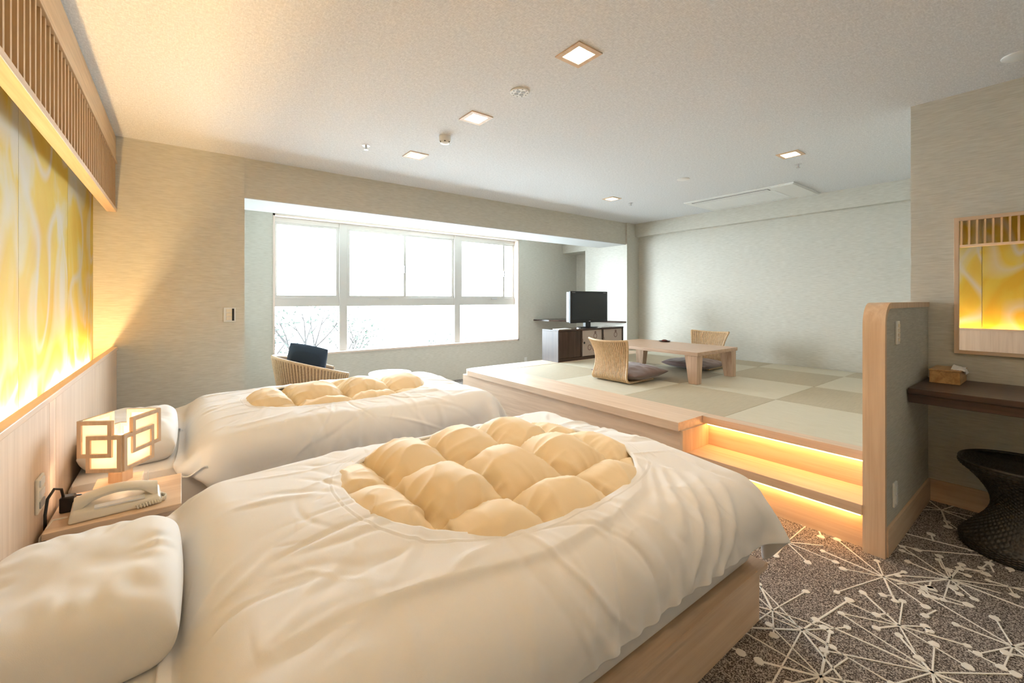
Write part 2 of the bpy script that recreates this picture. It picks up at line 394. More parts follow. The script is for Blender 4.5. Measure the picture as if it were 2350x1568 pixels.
box('crescent_lock', (4.268, 4.29, yf0-.024, yf0, 1.60, 1.70), 'silver', s3, .004)
box('latch', (2.16, 2.28, yf0-.012, yf0, zt1-.02, zt1), 'silver', win, .003)
box('latch', (4.02, 4.14, yf0-.012, yf0, zt1-.02, zt1), 'silver', win, .003)

# half-height partition with rounded wooden edge, beside the steps
ZPT = 1.205; XP0 = 2.62
part = thing('wall_partition', None, None, (XP0, YP0, 0), kind='structure')
R = .11
def outline(x0, r, zt, x1=XM):
    pts = [(x0, 0)]; n = 10
    for i in range(n+1):
        a = PI-PI/2*i/n; pts.append((x0+r+r*math.cos(a), zt-r+r*math.sin(a)))
    pts.append((x1, zt)); return pts
def ribbon(outer, inner, y0, y1):
    mb = MB(); n = len(outer)
    P = [[(o_[0], y0, o_[1]), (o_[0], y1, o_[1]), (i_[0], y1, i_[1]), (i_[0], y0, i_[1])] for o_, i_ in zip(outer, inner)]
    k = len(mb.v); mb.grid(P, closed_v=True); mb.f.append((0, 1, 2, 3)); mb.f.append(tuple((n-1)*4+j for j in (3, 2, 1, 0))); return mb
ribbon(outline(XP0, R, ZPT), outline(XP0+.028, R-.028, ZPT-.028), YP0, YP1).build('wooden_edge', M['wood_z'], part, True)
inn = outline(XP0+.028, R-.028, ZPT-.028)
mb = MB(); n = len(inn)+1; poly = inn+[(XM, 0)]
mb.v = [(x, YP0+.006, z) for x, z in poly]+[(x, YP1-.006, z) for x, z in poly]
mb.f = [tuple(range(n)), tuple(reversed(range(n, 2*n)))]+[(i, (i+1) % n, n+(i+1) % n, n+i) for i in range(n)]
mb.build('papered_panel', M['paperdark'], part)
box('baseboard', (XP0+.028, XM, YP0-.006, YP0+.006, 0, .13), 'wood_x', part)
def wall_plate(name, label, cx, z0, z1, y, wd, nb, parent=None):
    r = thing(name, label, 'switch' if 'switch' in name else 'outlet', (cx, y, z0))
    box('plate', (cx-wd/2, cx+wd/2, y-.009, y, z0, z1), 'white', r, .003)
    h = (z1-z0-.024)/nb
    for i in range(nb): box('rocker' if 'switch' in name else 'socket', (cx-wd*.27, cx+wd*.27, y-.013, y-.009, z0+.012+h*i+.003, z0+.012+h*(i+1)-.003), 'ivory' if 'switch' in name else 'white', r, .0015)
    return r
wall_plate('light_switch', 'tall white switch plate near the top of the half-height partition', 2.86, .995, 1.113, YP0+.006, .055, 4)
wall_plate('power_outlet', 'white outlet plate low on the half-height partition above its baseboard', 2.81, .195, .315, YP0+.006, .06, 2)
r = wall_plate('light_switch', 'white switch panel with dark strip on the wall left of the window alcove', .318, 1.035, 1.155, YF, .085, 3)
box('dark_strip', (.335, .350, YF-.015, YF-.009, 1.045, 1.145), 'black', r)
wall_plate('power_outlet', 'small white outlet on the window wall beside the television cabinet', 4.68, .15, .235, YW, .06, 1)

# ------------------------------------------------------------------ left wall: mural, headboard with cove, hanging lattice
mural = thing('wall_mural', 'backlit mural of yellow and cream painted paper panels behind the beds', 'mural', (XA, 1.4, .72))
ys = [4.30, 3.43, 2.51, 1.60, .69, -.22, -1.13]
for a, b_ in zip(ys, ys[1:]): box('painted_panel', (XA, XA+.014, b_+.003, a-.002, .66, CH), 'mural', mural)
head = thing('headboard', 'long pale wooden headboard wall panel with a lit ledge above the pillows', 'headboard', (XH, 1.4, 0))
edges = [4.298, 3.30, 2.36, 2.26, 1.30, .30, -.70, -1.49]
for a, b_ in zip(edges, edges[1:]): box('panel', (XH-.025, XH, b_+.003, a, 0, .85), 'panel_z', head, .001)
box('ledge_lip', (XH-.030, XH+.006, -1.49, 4.298, .85, .873), 'wood_y', head, .003)
box('trough', (XA+.014, XH-.03, -1.49, 4.298, .62, .65), 'white', head)
for i, (a, b_) in enumerate(((2.95, 4.16), (1.60, 2.80), (.25, 1.45), (-1.1, .1))):
    tb = MB().tube([(XH-.075, a, .775), (XH-.075, b_, .775)], .013, 10).build('light_tube', M['tube'], head, True)
    box('tube_holder', (XH-.09, XH-.06, a-.03, a, .65, .79), 'white', head); box('tube_holder', (XH-.09, XH-.06, b_, b_+.03, .65, .79), 'white', head)
lat = thing('lattice_screen', 'wooden slatted screen hanging from the ceiling in front of the mural', 'screen', (XH, 1.4, 1.865))
box('bottom_rail', (XH-.055, XH, -1.49, 4.298, 1.865, 1.893), 'wood_y', lat, .002)
box('top_rail', (XH-.052, XH+.004, -1.49, 4.298, 2.222, 2.242), 'lat_y', lat, .002)
box('fascia_board', (XH-.05, XH-.004, -1.49, 4.298, 2.242, CH-.012), 'lat_y', lat)
box('painted_shade_strip', (XH-.06, XH-.012, -1.49, 4.298, CH-.012, CH), 'grey', lat)  # grey strip coloured to imitate the shade between fascia and ceiling
s0 = box('slat', (XH-.05, XH-.004, 4.25, 4.267, 1.893, 2.222), 'lat', lat)
wp = wpos(s0).copy(); k = 1
while 4.25-.0655*k > -1.45: copy_to(s0, wp-Vector((0, .0655*k, 0)), lat); k += 1

# ------------------------------------------------------------------ tatami platform with notch and lit step
PX = 2.54
plat = thing('tatami_platform', 'raised wooden platform floored with pale and tan square tatami mats', 'platform', (4.2, 2.4, 0))
YN = 1.555                     # notch starts here
TX0 = 2.92; TY1 = 3.955
body = MB().box(PX+.03, XR-.006, YN, YF-.03, 0, TZ-.06).box(2.90, XR-.006, YP1+.002, YN, 0, TZ-.06)
body.build('body', M['panel_x'], plat)
box('riser_panel', (PX+.022, PX+.03, YN, YF-.03, .0, TZ-.06), 'panel_y', plat)
# nosing boards
mbp = MB().prism([(PX, YN), (TX0, YN), (TX0, YF-.03), (PX+.16, YF-.03), (PX+.05, YF-.06), (PX, YF-.16)], TZ-.055, TZ)
mbp.build('edge_board', M['panel_y'], plat)
box('edge_board', (TX0, 5.55, TY1, YF-.03, TZ-.055, TZ), 'panel_x', plat)
box('edge_board', (2.835, TX0, YP1, YN, TZ-.05, TZ), 'panel_y', plat, .003)
box('side_panel', (PX+.022, 2.905, YN-.018, YN, 0, TZ-.055), 'wood_z', plat)
box('upper_riser', (2.885, 2.90, YP1, YN-.018, .225, TZ-.05), 'wood_y', plat)
box('step_tread', (2.615, 2.885, YP1, YN-.018, .175, .225), 'wood_y', plat, .003)
box('lower_riser', (2.662, 2.68, YP1, YN-.018, 0, .175), 'wood_y', plat)
box('light_strip', (2.846, 2.862, YP1+.01, YN-.03, TZ-.0575, TZ-.051), 'led', plat)
box('light_strip', (2.626, 2.642, YP1+.01, YN-.03, .167, .1745), 'led', plat)
P_ = .836
xs = [TX0, TX0+P_, TX0+2*P_, TX0+3*P_, XR-.005]; ysm = [YP1+.002, 1.452, 2.286, 3.121, TY1]
first = {}
for i in range(4):
    for j in range(4):
        d = (xs[i]+.0012, xs[i+1]-.0012, ysm[j]+.0012, ysm[j+1]-.0012, TZ-.06, TZ-.002)
        box('tatami_mat', d, 'tat_a' if (i+j) % 2 == 0 else 'tat_b', plat, .002)
box('tatami_mat', (5.55, XR-.005, TY1+.0012, YF-.02, TZ-.06, TZ-.002), 'tat_b', plat, .002)

# ------------------------------------------------------------------ ceiling fittings
WARM = (1.0, .77, .50)
dl_lab = ['square downlight in a wooden frame above the foot of the near bed', 'square downlight in a wooden frame between the round speaker and the smoke detector',
          'square downlight in a wooden frame closest to the window beam over the far bed', 'square downlight in a wooden frame over the carpet beside the near bed',
          'square downlight in a wooden frame over the carpet behind the near bed', 'square downlight over the low table end nearest the television', 'square downlight over the tatami mats nearest the half-height partition']
for (x, y), lab in zip(DL, dl_lab):
    t_ = thing('downlight', lab, 'ceiling light', (x, y, CH), 'square ceiling downlights')
    e = DH+.014; f = DH-.012
    mb = MB().box(x-e, x+e, y-e, y-f, CH-.006, CH+.0).box(x-e, x+e, y+f, y+e, CH-.006, CH).box(x-e, x-f, y-f, y+f, CH-.006, CH).box(x+f, x+e, y-f, y+f, CH-.006, CH)
    mb.build('frame', M['wood_x'], t_)
    g = DH-.001
    MB().box(x-g, x+g, y-g, y-f, CH, CH+.07).box(x-g, x+g, y+f, y+g, CH, CH+.07).box(x-g, x-f, y-f, y+f, CH, CH+.07).box(x+f, x+g, y-f, y+f, CH, CH+.07).build('reflector', M['wood_z'], t_)
    box('diffuser', (x-f, x+f, y-f, y+f, CH+.045, CH+.05), 'diff', t_)
    light('downlight_lamp', 'AREA', (x, y, CH+.035), DOWN, WARM, t_, .09)
def disc(name, label, cat, x, y, r, h, mat='white', extra=None):
    t_ = thing(name, label, cat, (x, y, CH))
    MB().lathe([(r*.92, -h), (r, -h*.55), (r, 0)], (x, y, CH), 40).build('body', M[mat], t_, True)
    if extra: extra(t_, x, y)
    return t_
def spk(t_, x, y):
    for k in range(4):
        a = k*PI/2+.5; MB().lathe([(.013, -.011), (.013, -.009)], (x+.022*math.cos(a), y+.022*math.sin(a), CH), 14).build('vent_hole', M['grey'], t_)
    for k in range(10):
        a = k*2*PI/10; MB().lathe([(.0045, -.0112), (.0045, -.009)], (x+.044*math.cos(a), y+.044*math.sin(a), CH), 8).build('vent_hole', M['grey'], t_)
disc('ceiling_speaker', 'round white ceiling vent disc with small holes between two downlights', 'vent', 1.56, 1.962, .057, .01, 'white', spk)
def smk(t_, x, y):
    MB().lathe([(.018, -.058), (.034, -.052), (.036, -.042)], (x, y, CH), 24).build('sensor_cap', M['white'], t_, True)
    for k in range(6):
        a = k*PI/3; box('sensor_slot', (x+.034*math.cos(a)-.005, x+.034*math.cos(a)+.005, y+.034*math.sin(a)-.005, y+.034*math.sin(a)+.005, CH-.047, CH-.041), 'black', t_)
disc('smoke_detector', 'white protruding smoke detector on the ceiling over the far bed', 'detector', 1.549, 2.84, .043, .042, 'white', smk)
disc('ceiling_disc', 'flat round white cover on the ceiling above the low table', 'cover', 3.992, 2.389, .06, .006)
disc('ceiling_disc', 'flat round white cover on the ceiling near the dressing mirror', 'cover', 3.29, .17, .06, .008)
def sprinkler(x, y, lab):
    t_ = thing('fire_sprinkler', lab, 'sprinkler', (x, y, CH))
    MB().lathe([(.028, -.003), (.030, 0)], (x, y, CH), 24).build('escutcheon', M['silver'], t_, True)
    MB().lathe([(.007, -.03), (.009, -.003)], (x, y, CH), 12).build('stem', M['silver'], t_, True)
    MB().lathe([(.016, -.034), (.016, -.031)], (x, y, CH), 16).build('deflector', M['silver'], t_)
    return t_
sprinkler(1.149, 3.383, 'small silver sprinkler head on the ceiling over the far bed')
sprinkler(4.371, 1.504, 'small sprinkler head on the ceiling beside the tatami downlight near the partition')
sprinkler(4.458, 3.382, 'small sprinkler head on the ceiling beside the downlight near the television')
ac = thing('air_conditioner', 'long white ceiling air conditioner panel with a dark outlet slot', 'air conditioner', (5.33, 2.35, CH))
ax0, ax1, ay0, ay1 = 4.97, 5.72, 1.75, 2.97
box('panel', (ax0, ax1, ay0, ay1, CH-.014, CH), 'white', ac, .004)
box('outlet_slot', (ax0+.06, ax0+.135, 2.02, ay1-.07, CH-.0155, CH-.010), 'black', ac)
box('louver', (ax0+.075, ax0+.118, 2.03, ay1-.08, CH-.019, CH-.012), 'white', ac, .002)
box('end_cover', (ax0+.01, ax1-.01, ay0+.01, ay0+.22, CH-.022, CH-.012), 'white', ac, .004)
for k in range(14):
    xk = ax0+.19+k*.033
    box('grille_slat', (xk, xk+.022, 2.0, ay1-.06, CH-.0175, CH-.013), 'white', ac)

# ------------------------------------------------------------------ cloth solver (position based, numpy)
def vnoise(X, Y, f, seed=0.0):
    out = np.empty(X.size); xr, yr = X.ravel(), Y.ravel()
    for i in range(X.size): out[i] = noise.noise((xr[i]*f+seed, yr[i]*f-seed, seed*1.7))
    return out.reshape(X.shape)
def make_groups(S, idx, closed, kb=.08, ks=.5):
    # idx: 2-D index array (rows, cols); S: rest positions
    G = []
    n, m = idx.shape
    def add(a, b_, k):
        a, b_ = a.ravel(), b_.ravel(); L = np.linalg.norm(S[a]-S[b_], axis=1); G.append((a, b_, np.maximum(L, 1e-5), k))
    I = idx; Rl = (lambda q, d: np.roll(q, -d, axis=1))
    for p in (0, 1): add(I[p:n-1:2], I[p+1:n:2][:len(I[p:n-1:2])], 1.0)
    for p in (0, 1):
        if closed: add(I[:, p::2], Rl(I, 1)[:, p::2], 1.0)
        else: add(I[:, p:m-1:2], I[:, p+1:m:2][:, :len(range(p, m-1, 2))], 1.0)
    for p in (0, 1):
        A = I[p:n-1:2]; B = I[p+1:n:2][:len(A)]
        if closed: add(A, Rl(B, 1), ks); add(A, Rl(B, -1), ks)
        else: add(A[:, :-1], B[:, 1:], ks); add(A[:, 1:], B[:, :-1], ks)
    if kb > 0:
        for p in (0, 1, 2, 3):
            if p < 2:
                rows = [r for r in range(n-2) if r % 4 in ((0, 1) if p == 0 else (2, 3))]
                add(I[rows], I[[r+2 for r in rows]], kb)
            elif closed:
                cols = [c for c in range(m) if c % 4 in ((0, 1) if p == 2 else (2, 3))]
                add(I[:, cols], Rl(I, 2)[:, cols], kb)
            else:
                cols = [c for c in range(m-2) if c % 4 in ((0, 1) if p == 2 else (2, 3))]
                add(I[:, cols], I[:, [c+2 for c in cols]], kb)
    return G
def simulate(P, G, steps, collide, acc=None, pin=None, damp=.96, iters=2, dt=.016, mu=.5):
    V = np.zeros_like(P); P0 = P.copy()
    for s in range(steps):
        A = np.zeros_like(P); A[:, 2] = -9.8
        if acc is not None: A = acc(P, s)
        V = V*damp+A*dt; Q = P+V*dt
        if pin is not None: Q[pin] = P0[pin]
        for _ in range(iters):
            for a, b_, L, k in G:
                D = Q[a]-Q[b_]; l = np.sqrt((D*D).sum(1))+1e-9
                c = (.5*k*(l-L)/l)[:, None]*D
                Q[a] -= c; Q[b_] += c
            if pin is not None: Q[pin] = P0[pin]
            Q, hit = collide(Q)
        if hit is not None and mu > 0: Q[hit, :2] = P[hit, :2]+(Q[hit, :2]-P[hit, :2])*(1-mu)
        V = (Q-P)/dt; V = np.clip(V, -3, 3); P = Q
    return P

def superellipse(c, a, b_, n, th):
    ct, st = math.cos(th), math.sin(th); r = (abs(ct/a)**n+abs(st/b_)**n)**(-1/n); return c[0]+r*ct, c[1]+r*st

def duvet_cover(name, parent, rect, oc, oa, ob, on, body, rb, ztop, seed, NT=336, NR=64, steps=60, folds=()):
    x0, x1, y0, y1 = rect; c = oc
    th = np.arange(NT)*2*PI/NT
    inner = np.array([superellipse(c, oa, ob, on, t_) for t_ in th])
    outer = np.empty_like(inner)
    for i, t_ in enumerate(th):
        ct, st = math.cos(t_), math.sin(t_)
        k = min(((x1 if ct > 0 else x0)-c[0])/ct if abs(ct) > 1e-9 else 1e9, ((y1 if st > 0 else y0)-c[1])/st if abs(st) > 1e-9 else 1e9)
        outer[i] = (c[0]+k*ct, c[1]+k*st)
    for q in ((x0, y0), (x1, y0), (x0, y1), (x1, y1)):
        outer[np.argmin(((outer-np.array(q))**2).sum(1))] = q
    wv = np.linspace(0, 1, NR)
    F = inner[None]*(1-wv)[:, None, None]+outer[None]*wv[:, None, None]
    S = np.zeros((NR, NT, 3)); S[..., :2] = F
    idx = np.arange(NR*NT).reshape(NR, NT)
    Sf = S.reshape(-1, 3)
    # local fullness of the cloth: makes the creases
    ful = 1.002+.022*vnoise(S[..., 0], S[..., 1], 2.3, seed)+.010*vnoise(S[..., 0], S[..., 1], 6.0, seed+5)
    ful = ful.ravel()
    G = [(a, b_, L*(ful[a]+ful[b_])/2, k) for a, b_, L, k in make_groups(Sf, idx, True, .35, .6)]
    bx0, bx1, by0, by1 = body; cx, cy = (bx0+bx1)/2, (by0+by1)/2; hx, hy = (bx1-bx0)/2, (by1-by0)/2
    zb = .08; cz, hz = (ztop+zb)/2, (ztop-zb)/2
    C = np.array((cx, cy, cz)); Hh = np.array((hx, hy, hz))
    def dome(x, y):
        u = np.clip((x-cx)/hx, -1, 1); v = np.clip((y-cy)/hy, -1, 1)
        return .045*(1-u**4)*(1-v*v)+.010*np.sin(x*6.1+seed)*np.sin(y*7.3+seed*2)
    def collide(Q):
        p = Q.copy(); dm = dome(p[:, 0], p[:, 1]); p[:, 2] -= dm
        d = p-C; q = np.abs(d)-(Hh-rb); m_ = np.maximum(q, 0); l = np.sqrt((m_*m_).sum(1))+1e-9
        inside = (q.max(1) < 0)
        dist = l-rb
        hit = (dist < 0)
        n_ = m_/l[:, None]*np.sign(d)
        p[hit & ~inside] -= (n_*dist[:, None])[hit & ~inside]
        p[inside, 2] = cz+hz
        p[:, 2] += dm
        low = p[:, 2] < .02; p[low, 2] = .02
        hd = (p[:, 0] < bx0+.06) & (p[:, 1] > by0+.05) & (p[:, 1] < by1-.05) & (p[:, 2] < .462); p[hd, 2] = .462
        return p, np.nonzero(hit)[0]
    # start draped: flat top, rolled over the edges, hanging down the sides
    P = Sf.copy(); fx = np.clip(P[:, 0], bx0+rb, bx1-rb); fy = np.clip(P[:, 1], by0+rb, by1-rb)
    e = np.stack([P[:, 0]-fx, P[:, 1]-fy], 1); r = np.sqrt((e*e).sum(1))+1e-9; dr = e/r[:, None]; ra = np.minimum(r/rb, PI/2)
    P[:, 0] = fx+dr[:, 0]*rb*np.sin(ra); P[:, 1] = fy+dr[:, 1]*rb*np.sin(ra)
    P[:, 2] = ztop-rb*(1-np.cos(ra))-np.maximum(r-rb*PI/2, 0)+.012+dome(P[:, 0], P[:, 1])*(r < rb)
    P[:, :2] += dr*.01+.003*RNG.standard_normal((len(P), 2)); P[:, 2] += .003*RNG.standard_normal(len(P))
    P[:, 2] = np.maximum(P[:, 2], .03)
    grav = np.zeros_like(P); grav[:, 2] = -3.2
    P = simulate(P, G, steps, collide, acc=lambda q, s_: grav, mu=.85, iters=8, damp=.9)
    # refine the grid twice as fine, then add the folds and creases too thin for the solver
    def up(A):
        A = np.repeat(A, 2, axis=1); A[:, 1::2] = (A[:, 0::2]+np.roll(A[:, 0::2], -1, axis=1))/2
        B = np.empty((A.shape[0]*2-1,)+A.shape[1:]); B[0::2] = A; B[1::2] = (A[:-1]+A[1:])/2; return B
    Pg = up(P.reshape(NR, NT, 3)); F = up(F); NR, NT = Pg.shape[:2]
    for _ in range(2):
        Pg[1:-1] = .5*Pg[1:-1]+.25*(Pg[2:]+Pg[:-2]); Pg = .5*Pg+.25*(np.roll(Pg, 1, 1)+np.roll(Pg, -1, 1))
    du = np.roll(Pg, -1, 1)-np.roll(Pg, 1, 1); dv = np.gradient(Pg, axis=0); nn = np.cross(dv, du); nn /= np.linalg.norm(nn, axis=-1, keepdims=True)+1e-9
    nn *= np.sign(np.where(np.abs(nn[..., 2:3]) > .05, nn[..., 2:3], 1)); ou = Pg[..., :2]-np.array((cx, cy)); flip = ((nn[..., :2]*ou).sum(-1) < 0) & (np.abs(nn[..., 2]) < .3); nn[flip] *= -1
    rg = random.Random(int(seed*10)); D = np.zeros((NR, NT))
    for k in range(230):
        if k < 80:
            a = rg.uniform(0, 2*PI); p = np.array(superellipse(c, oa*1.05, ob*1.05, on, a)); p = p+np.array((math.cos(a), math.sin(a)))*rg.uniform(.02, .35); dd = a+rg.uniform(-.9, .9)
            Lc, wc, am = rg.uniform(.08, .30), rg.uniform(.007, .024), rg.uniform(.002, .006)
        elif k < 160:
            p = np.array((rg.uniform(x0, x1), rg.uniform(y0, y1))); dd = rg.uniform(0, PI)
            if min(p[0]-x0, x1-p[0], p[1]-y0, y1-p[1]) < .35: dd = math.atan2(p[1]-cy, p[0]-cx)+rg.uniform(-.5, .5)
            Lc, wc, am = rg.uniform(.05, .26), rg.uniform(.006, .02), rg.uniform(.0015, .005)
        else:
            p = np.array((rg.uniform(x0, x1), rg.uniform(y0, y1))); dd = rg.uniform(0, PI); Lc, wc, am = rg.uniform(.02, .07), rg.uniform(.004, .007), rg.uniform(.001, .0025)
        if rg.random() < .35: am = -am
        rel = F-p; cu = rg.uniform(-2.2, 2.2)
        al = rel[..., 0]*math.cos(dd)+rel[..., 1]*math.sin(dd); pe = -rel[..., 0]*math.sin(dd)+rel[..., 1]*math.cos(dd)-cu*al*al
        D += am*np.exp(-(pe/wc)**2)*np.exp(-(al/Lc)**2*2.2)
    for q, fl in enumerate(folds):
        # long folds: a ridge, sharper on the outer side
        best = np.full((NR, NT), 9.0); sgn = np.zeros((NR, NT)); tt = np.zeros((NR, NT)); fl = np.array(fl); L = len(fl)-1
        for i in range(L):
            e = fl[i+1]-fl[i]; le = np.linalg.norm(e); e = e/le; rel = F-fl[i]; al = np.clip((rel*e).sum(-1), 0, le); vec = rel-al[..., None]*e
            dist = np.linalg.norm(vec, axis=-1); m_ = dist < best; best[m_] = dist[m_]; sgn[m_] = np.sign(e[0]*rel[..., 1]-e[1]*rel[..., 0])[m_]; tt[m_] = ((i+al/le)/L)[m_]
        tp_ = np.clip(np.sin(PI*tt), 0, 1)**.4; sd_ = best*sgn
        if q == 0: D += tp_*.016*np.where(sd_ > 0, np.exp(-(sd_/.09)**2), np.exp(-(sd_/.018)**2))
        else: D += tp_*.010*np.exp(-(best/.018)**2)
    lf = vnoise(F[..., 0][::4, ::8], F[..., 1][::4, ::8], 5.0, seed+9); lf = np.repeat(np.repeat(lf, 4, 0), 8, 1)[:NR, :NT]
    Pg += nn*D[..., None]
    Pg[0, :, 2] -= .010; Pg[1, :, 2] -= .004; Pg[10, :, 2] += .0016; Pg[11, :, 2] -= .0016
    mb = MB(); mb.grid([[tuple(Pg[i, j]) for j in range(NT)] for i in range(NR)], closed_v=True)
    o = mb.build(name, M['cover'], parent, 'all')
    sd = o.modifiers.new('thickness', 'SOLIDIFY'); sd.thickness = .006; sd.offset = -1
    return o
def quilt(name, parent, rect, nx, ny, cell, off, ex, ey, zseam, oc, oa, ob, press, seed, body, bseed, wk=1.0, steps=70):
    x0, x1, y0, y1 = rect
    X, Y = np.meshgrid(np.linspace(x0, x1, nx), np.linspace(y0, y1, ny), indexing='ij')
    S = np.zeros((nx, ny, 3)); S[..., 0] = X*ex; S[..., 1] = Y*ey
    idx = np.arange(nx*ny).reshape(nx, ny)
    ful = (1+.05*vnoise(X, Y, 9.0, seed)).ravel()
    G = [(a, b_, L*(ful[a]+ful[b_])/2, k) for a, b_, L, k in make_groups(S.reshape(-1, 3), idx, False, .05, .35)]
    fx = (X-off[0])/cell[0]; fy = (Y-off[1])/cell[1]
    dx = np.abs(fx-np.round(fx))*cell[0]; dy = np.abs(fy-np.round(fy))*cell[1]
    sx = (x1-x0)/(nx-1); sy = (y1-y0)/(ny-1)
    seam = (dx < sx*.51) | (dy < sy*.51)
    seam[0, :] = seam[-1, :] = True; seam[:, 0] = seam[:, -1] = True
    q = ((np.abs((X-oc[0])/oa))**3+(np.abs((Y-oc[1])/ob))**3)
    zb = zseam-.05*np.clip(q-1.1, 0, 1)
    P = np.stack([X, Y, zb], -1).reshape(-1, 3)
    P[:, 2] += np.where(seam.ravel(), 0, .004+.012*np.minimum(dx, dy).ravel()/min(cell)*2+.002*RNG.standard_normal(len(P)))
    pin = np.nonzero(seam.ravel())[0]
    fall = np.clip((2.6-q)/.8, .0, 1).ravel()
    u_ = np.clip((X-(body[0]+body[1])/2)/((body[1]-body[0])/2), -1, 1); v_ = np.clip((Y-(body[2]+body[3])/2)/((body[3]-body[2])/2), -1, 1)
    cov = ZD+.045*(1-u_**4)*(1-v_*v_)+.010*np.sin(X*6.1+bseed)*np.sin(Y*7.3+bseed*2)
    zcap = np.where(q > .80, cov-.024+.10*np.clip((.98-q)/.18, 0, 1), 9.0).ravel()
    def acc(Pp, s):
        Pg = Pp.reshape(nx, ny, 3); du = np.gradient(Pg, axis=0); dv = np.gradient(Pg, axis=1)
        nn = np.cross(du, dv); nn /= (np.linalg.norm(nn, axis=-1, keepdims=True)+1e-9)
        return nn.reshape(-1, 3)*press*fall[:, None]+np.array((0, 0, -1.5))
    zf = zb.ravel()-.004
    def collide(Q):
        low = Q[:, 2] < zf; Q[low, 2] = zf[low]; Q[:, 2] = np.minimum(Q[:, 2], zcap); return Q, None
    P = simulate(P, G, steps, collide, acc=acc, pin=pin, damp=.93, iters=8, mu=0)
    Pg = P.reshape(nx, ny, 3)
    # gathers running in from the stitched lines
    def fine(A):
        B = np.empty((A.shape[0]*2-1,)+A.shape[1:]); B[0::2] = A; B[1::2] = (A[:-1]+A[1:])/2; return B
    def fine2(A): return np.swapaxes(fine(np.swapaxes(fine(A), 0, 1)), 0, 1)
    Pg = fine2(Pg); dxf, dyf, Xf, Yf, ca = fine2(dx), fine2(dy), fine2(X), fine2(Y), fine2(zcap.reshape(nx, ny).clip(0, 1)); n2, m2 = Pg.shape[:2]
    du = np.gradient(Pg, axis=0); dv = np.gradient(Pg, axis=1); nn = np.cross(du, dv); nn /= np.linalg.norm(nn, axis=-1, keepdims=True)+1e-9
    D = np.zeros((n2, m2))
    for i in range(n2):
        for j in range(m2):
            x, y, a, b_ = Xf[i, j], Yf[i, j], dxf[i, j], dyf[i, j]
            g1 = (1-abs(noise.noise((x*5+seed, y*19, seed))))**6*math.exp(-a/.055); g2 = (1-abs(noise.noise((x*19, y*5-seed, seed+3))))**6*math.exp(-b_/.055)
            g3 = (1-abs(noise.noise((x*8+y*4, y*8-x*5, seed+7))))**8
            D[i, j] = (.015*wk*g1+.015*g2+.008*g3)*min(1, min(a, b_)/.012)
    Pg = Pg+nn*D[..., None]; Pg[..., 2] = np.minimum(Pg[..., 2], ca)
    mb = MB(); mb.grid([[tuple(Pg[i, j]) for j in range(m2)] for i in range(n2)])
    o = mb.build(name, M['quilt'], parent, 'all')
    return o

def bed(cy, label, y0, y1):
    b_ = thing('bed', label, 'bed', (.7, cy, 0))
    x0, x1 = -.375, 1.745
    box('side_panel', (x0, x1, y0, y0+.03, .0, .20), 'wood_x', b_, .002); box('side_panel', (x0, x1, y1-.03, y1, .0, .20), 'wood_x', b_, .002)
    box('foot_panel', (x1-.03, x1+.001, y0+.03, y1-.03, .0, .20), 'wood_y', b_, .002)
    MB().box(x0, x1+.02, y0-.02, y0+.06, .20, .222).box(x1-.06, x1+.02, y0+.06, y1-.06, .20, .222).box(x0, x1+.02, y1-.06, y1+.02, .20, .222).build('rail_cap', M['wood_x'], b_)
    box('base_board', (x0, x1-.03, y0+.03, y1-.03, .03, .19), 'panel_x', b_)
    mm = MB().box(x0, x1-.01, y0+.015, y1-.015, .222, .455, .035); mm.build('mattress', M['sheet'], b_, True)
    return b_
def pillow(name, label, x0, x1, y0, y1, z0, h, mat, cat='pillow', group=None, seed=1.0, n=56, pw=4.0, rot=0.0, fl=.0):
    cx, cy = (x0+x1)/2, (y0+y1)/2; ax, ay = (x1-x0)/2, (y1-y0)/2
    top, bot = [], []
    for i in range(n+1):
        rt, rb_ = [], []
        for j in range(n+1):
            u = -1+2*i/n; v = -1+2*j/n
            t_ = (max(0, 1-abs(u)**pw)*max(0, 1-abs(v)**pw))**.55
            pinch = 1-.06*(1-t_)*(abs(u*v)**.5 < .75)
            x = ax*u*(1-.05*v*v*(1-.0)); y = ay*v*(1-.05*u*u)
            wr = .010*noise.noise((x*7+seed, y*7, seed))+.006*noise.noise((x*18+seed, y*14, seed*2))
            # creases running in from the edges
            e = max(abs(u), abs(v)); wr += .007*math.sin(math.atan2(v, u)*17+3*noise.noise((x*9, y*9, seed)))*max(0, e-.45)*(1-e)*4
            zt = h*.5+(h*.58)*t_+wr*t_**.5; zb = h*.5-(h*.5)*min(1, t_*1.35)
            ca, sa = math.cos(rot), math.sin(rot)
            rt.append((cx+x*ca-y*sa, cy+x*sa+y*ca, z0+zt)); rb_.append((cx+x*ca-y*sa, cy+x*sa+y*ca, z0+zb))
        top.append(rt); bot.append(rb_)
    mb = MB(); mb.grid(top); k = len(mb.v); mb.grid([r[::-1] for r in bot])
    o = mb.build(name, M[mat], None, 'all')
    bm = bmesh.new(); bm.from_mesh(o.data); bmesh.ops.remove_doubles(bm, verts=bm.verts[:], dist=.0004); bmesh.ops.recalc_face_normals(bm, faces=bm.faces[:]); bm.to_mesh(o.data); bm.free()
    for p in o.data.polygons: p.use_smooth = True
    sb = o.modifiers.new('smooth', 'SUBSURF'); sb.levels = 1; sb.render_levels = 1
    return tag(o, label, cat, group)

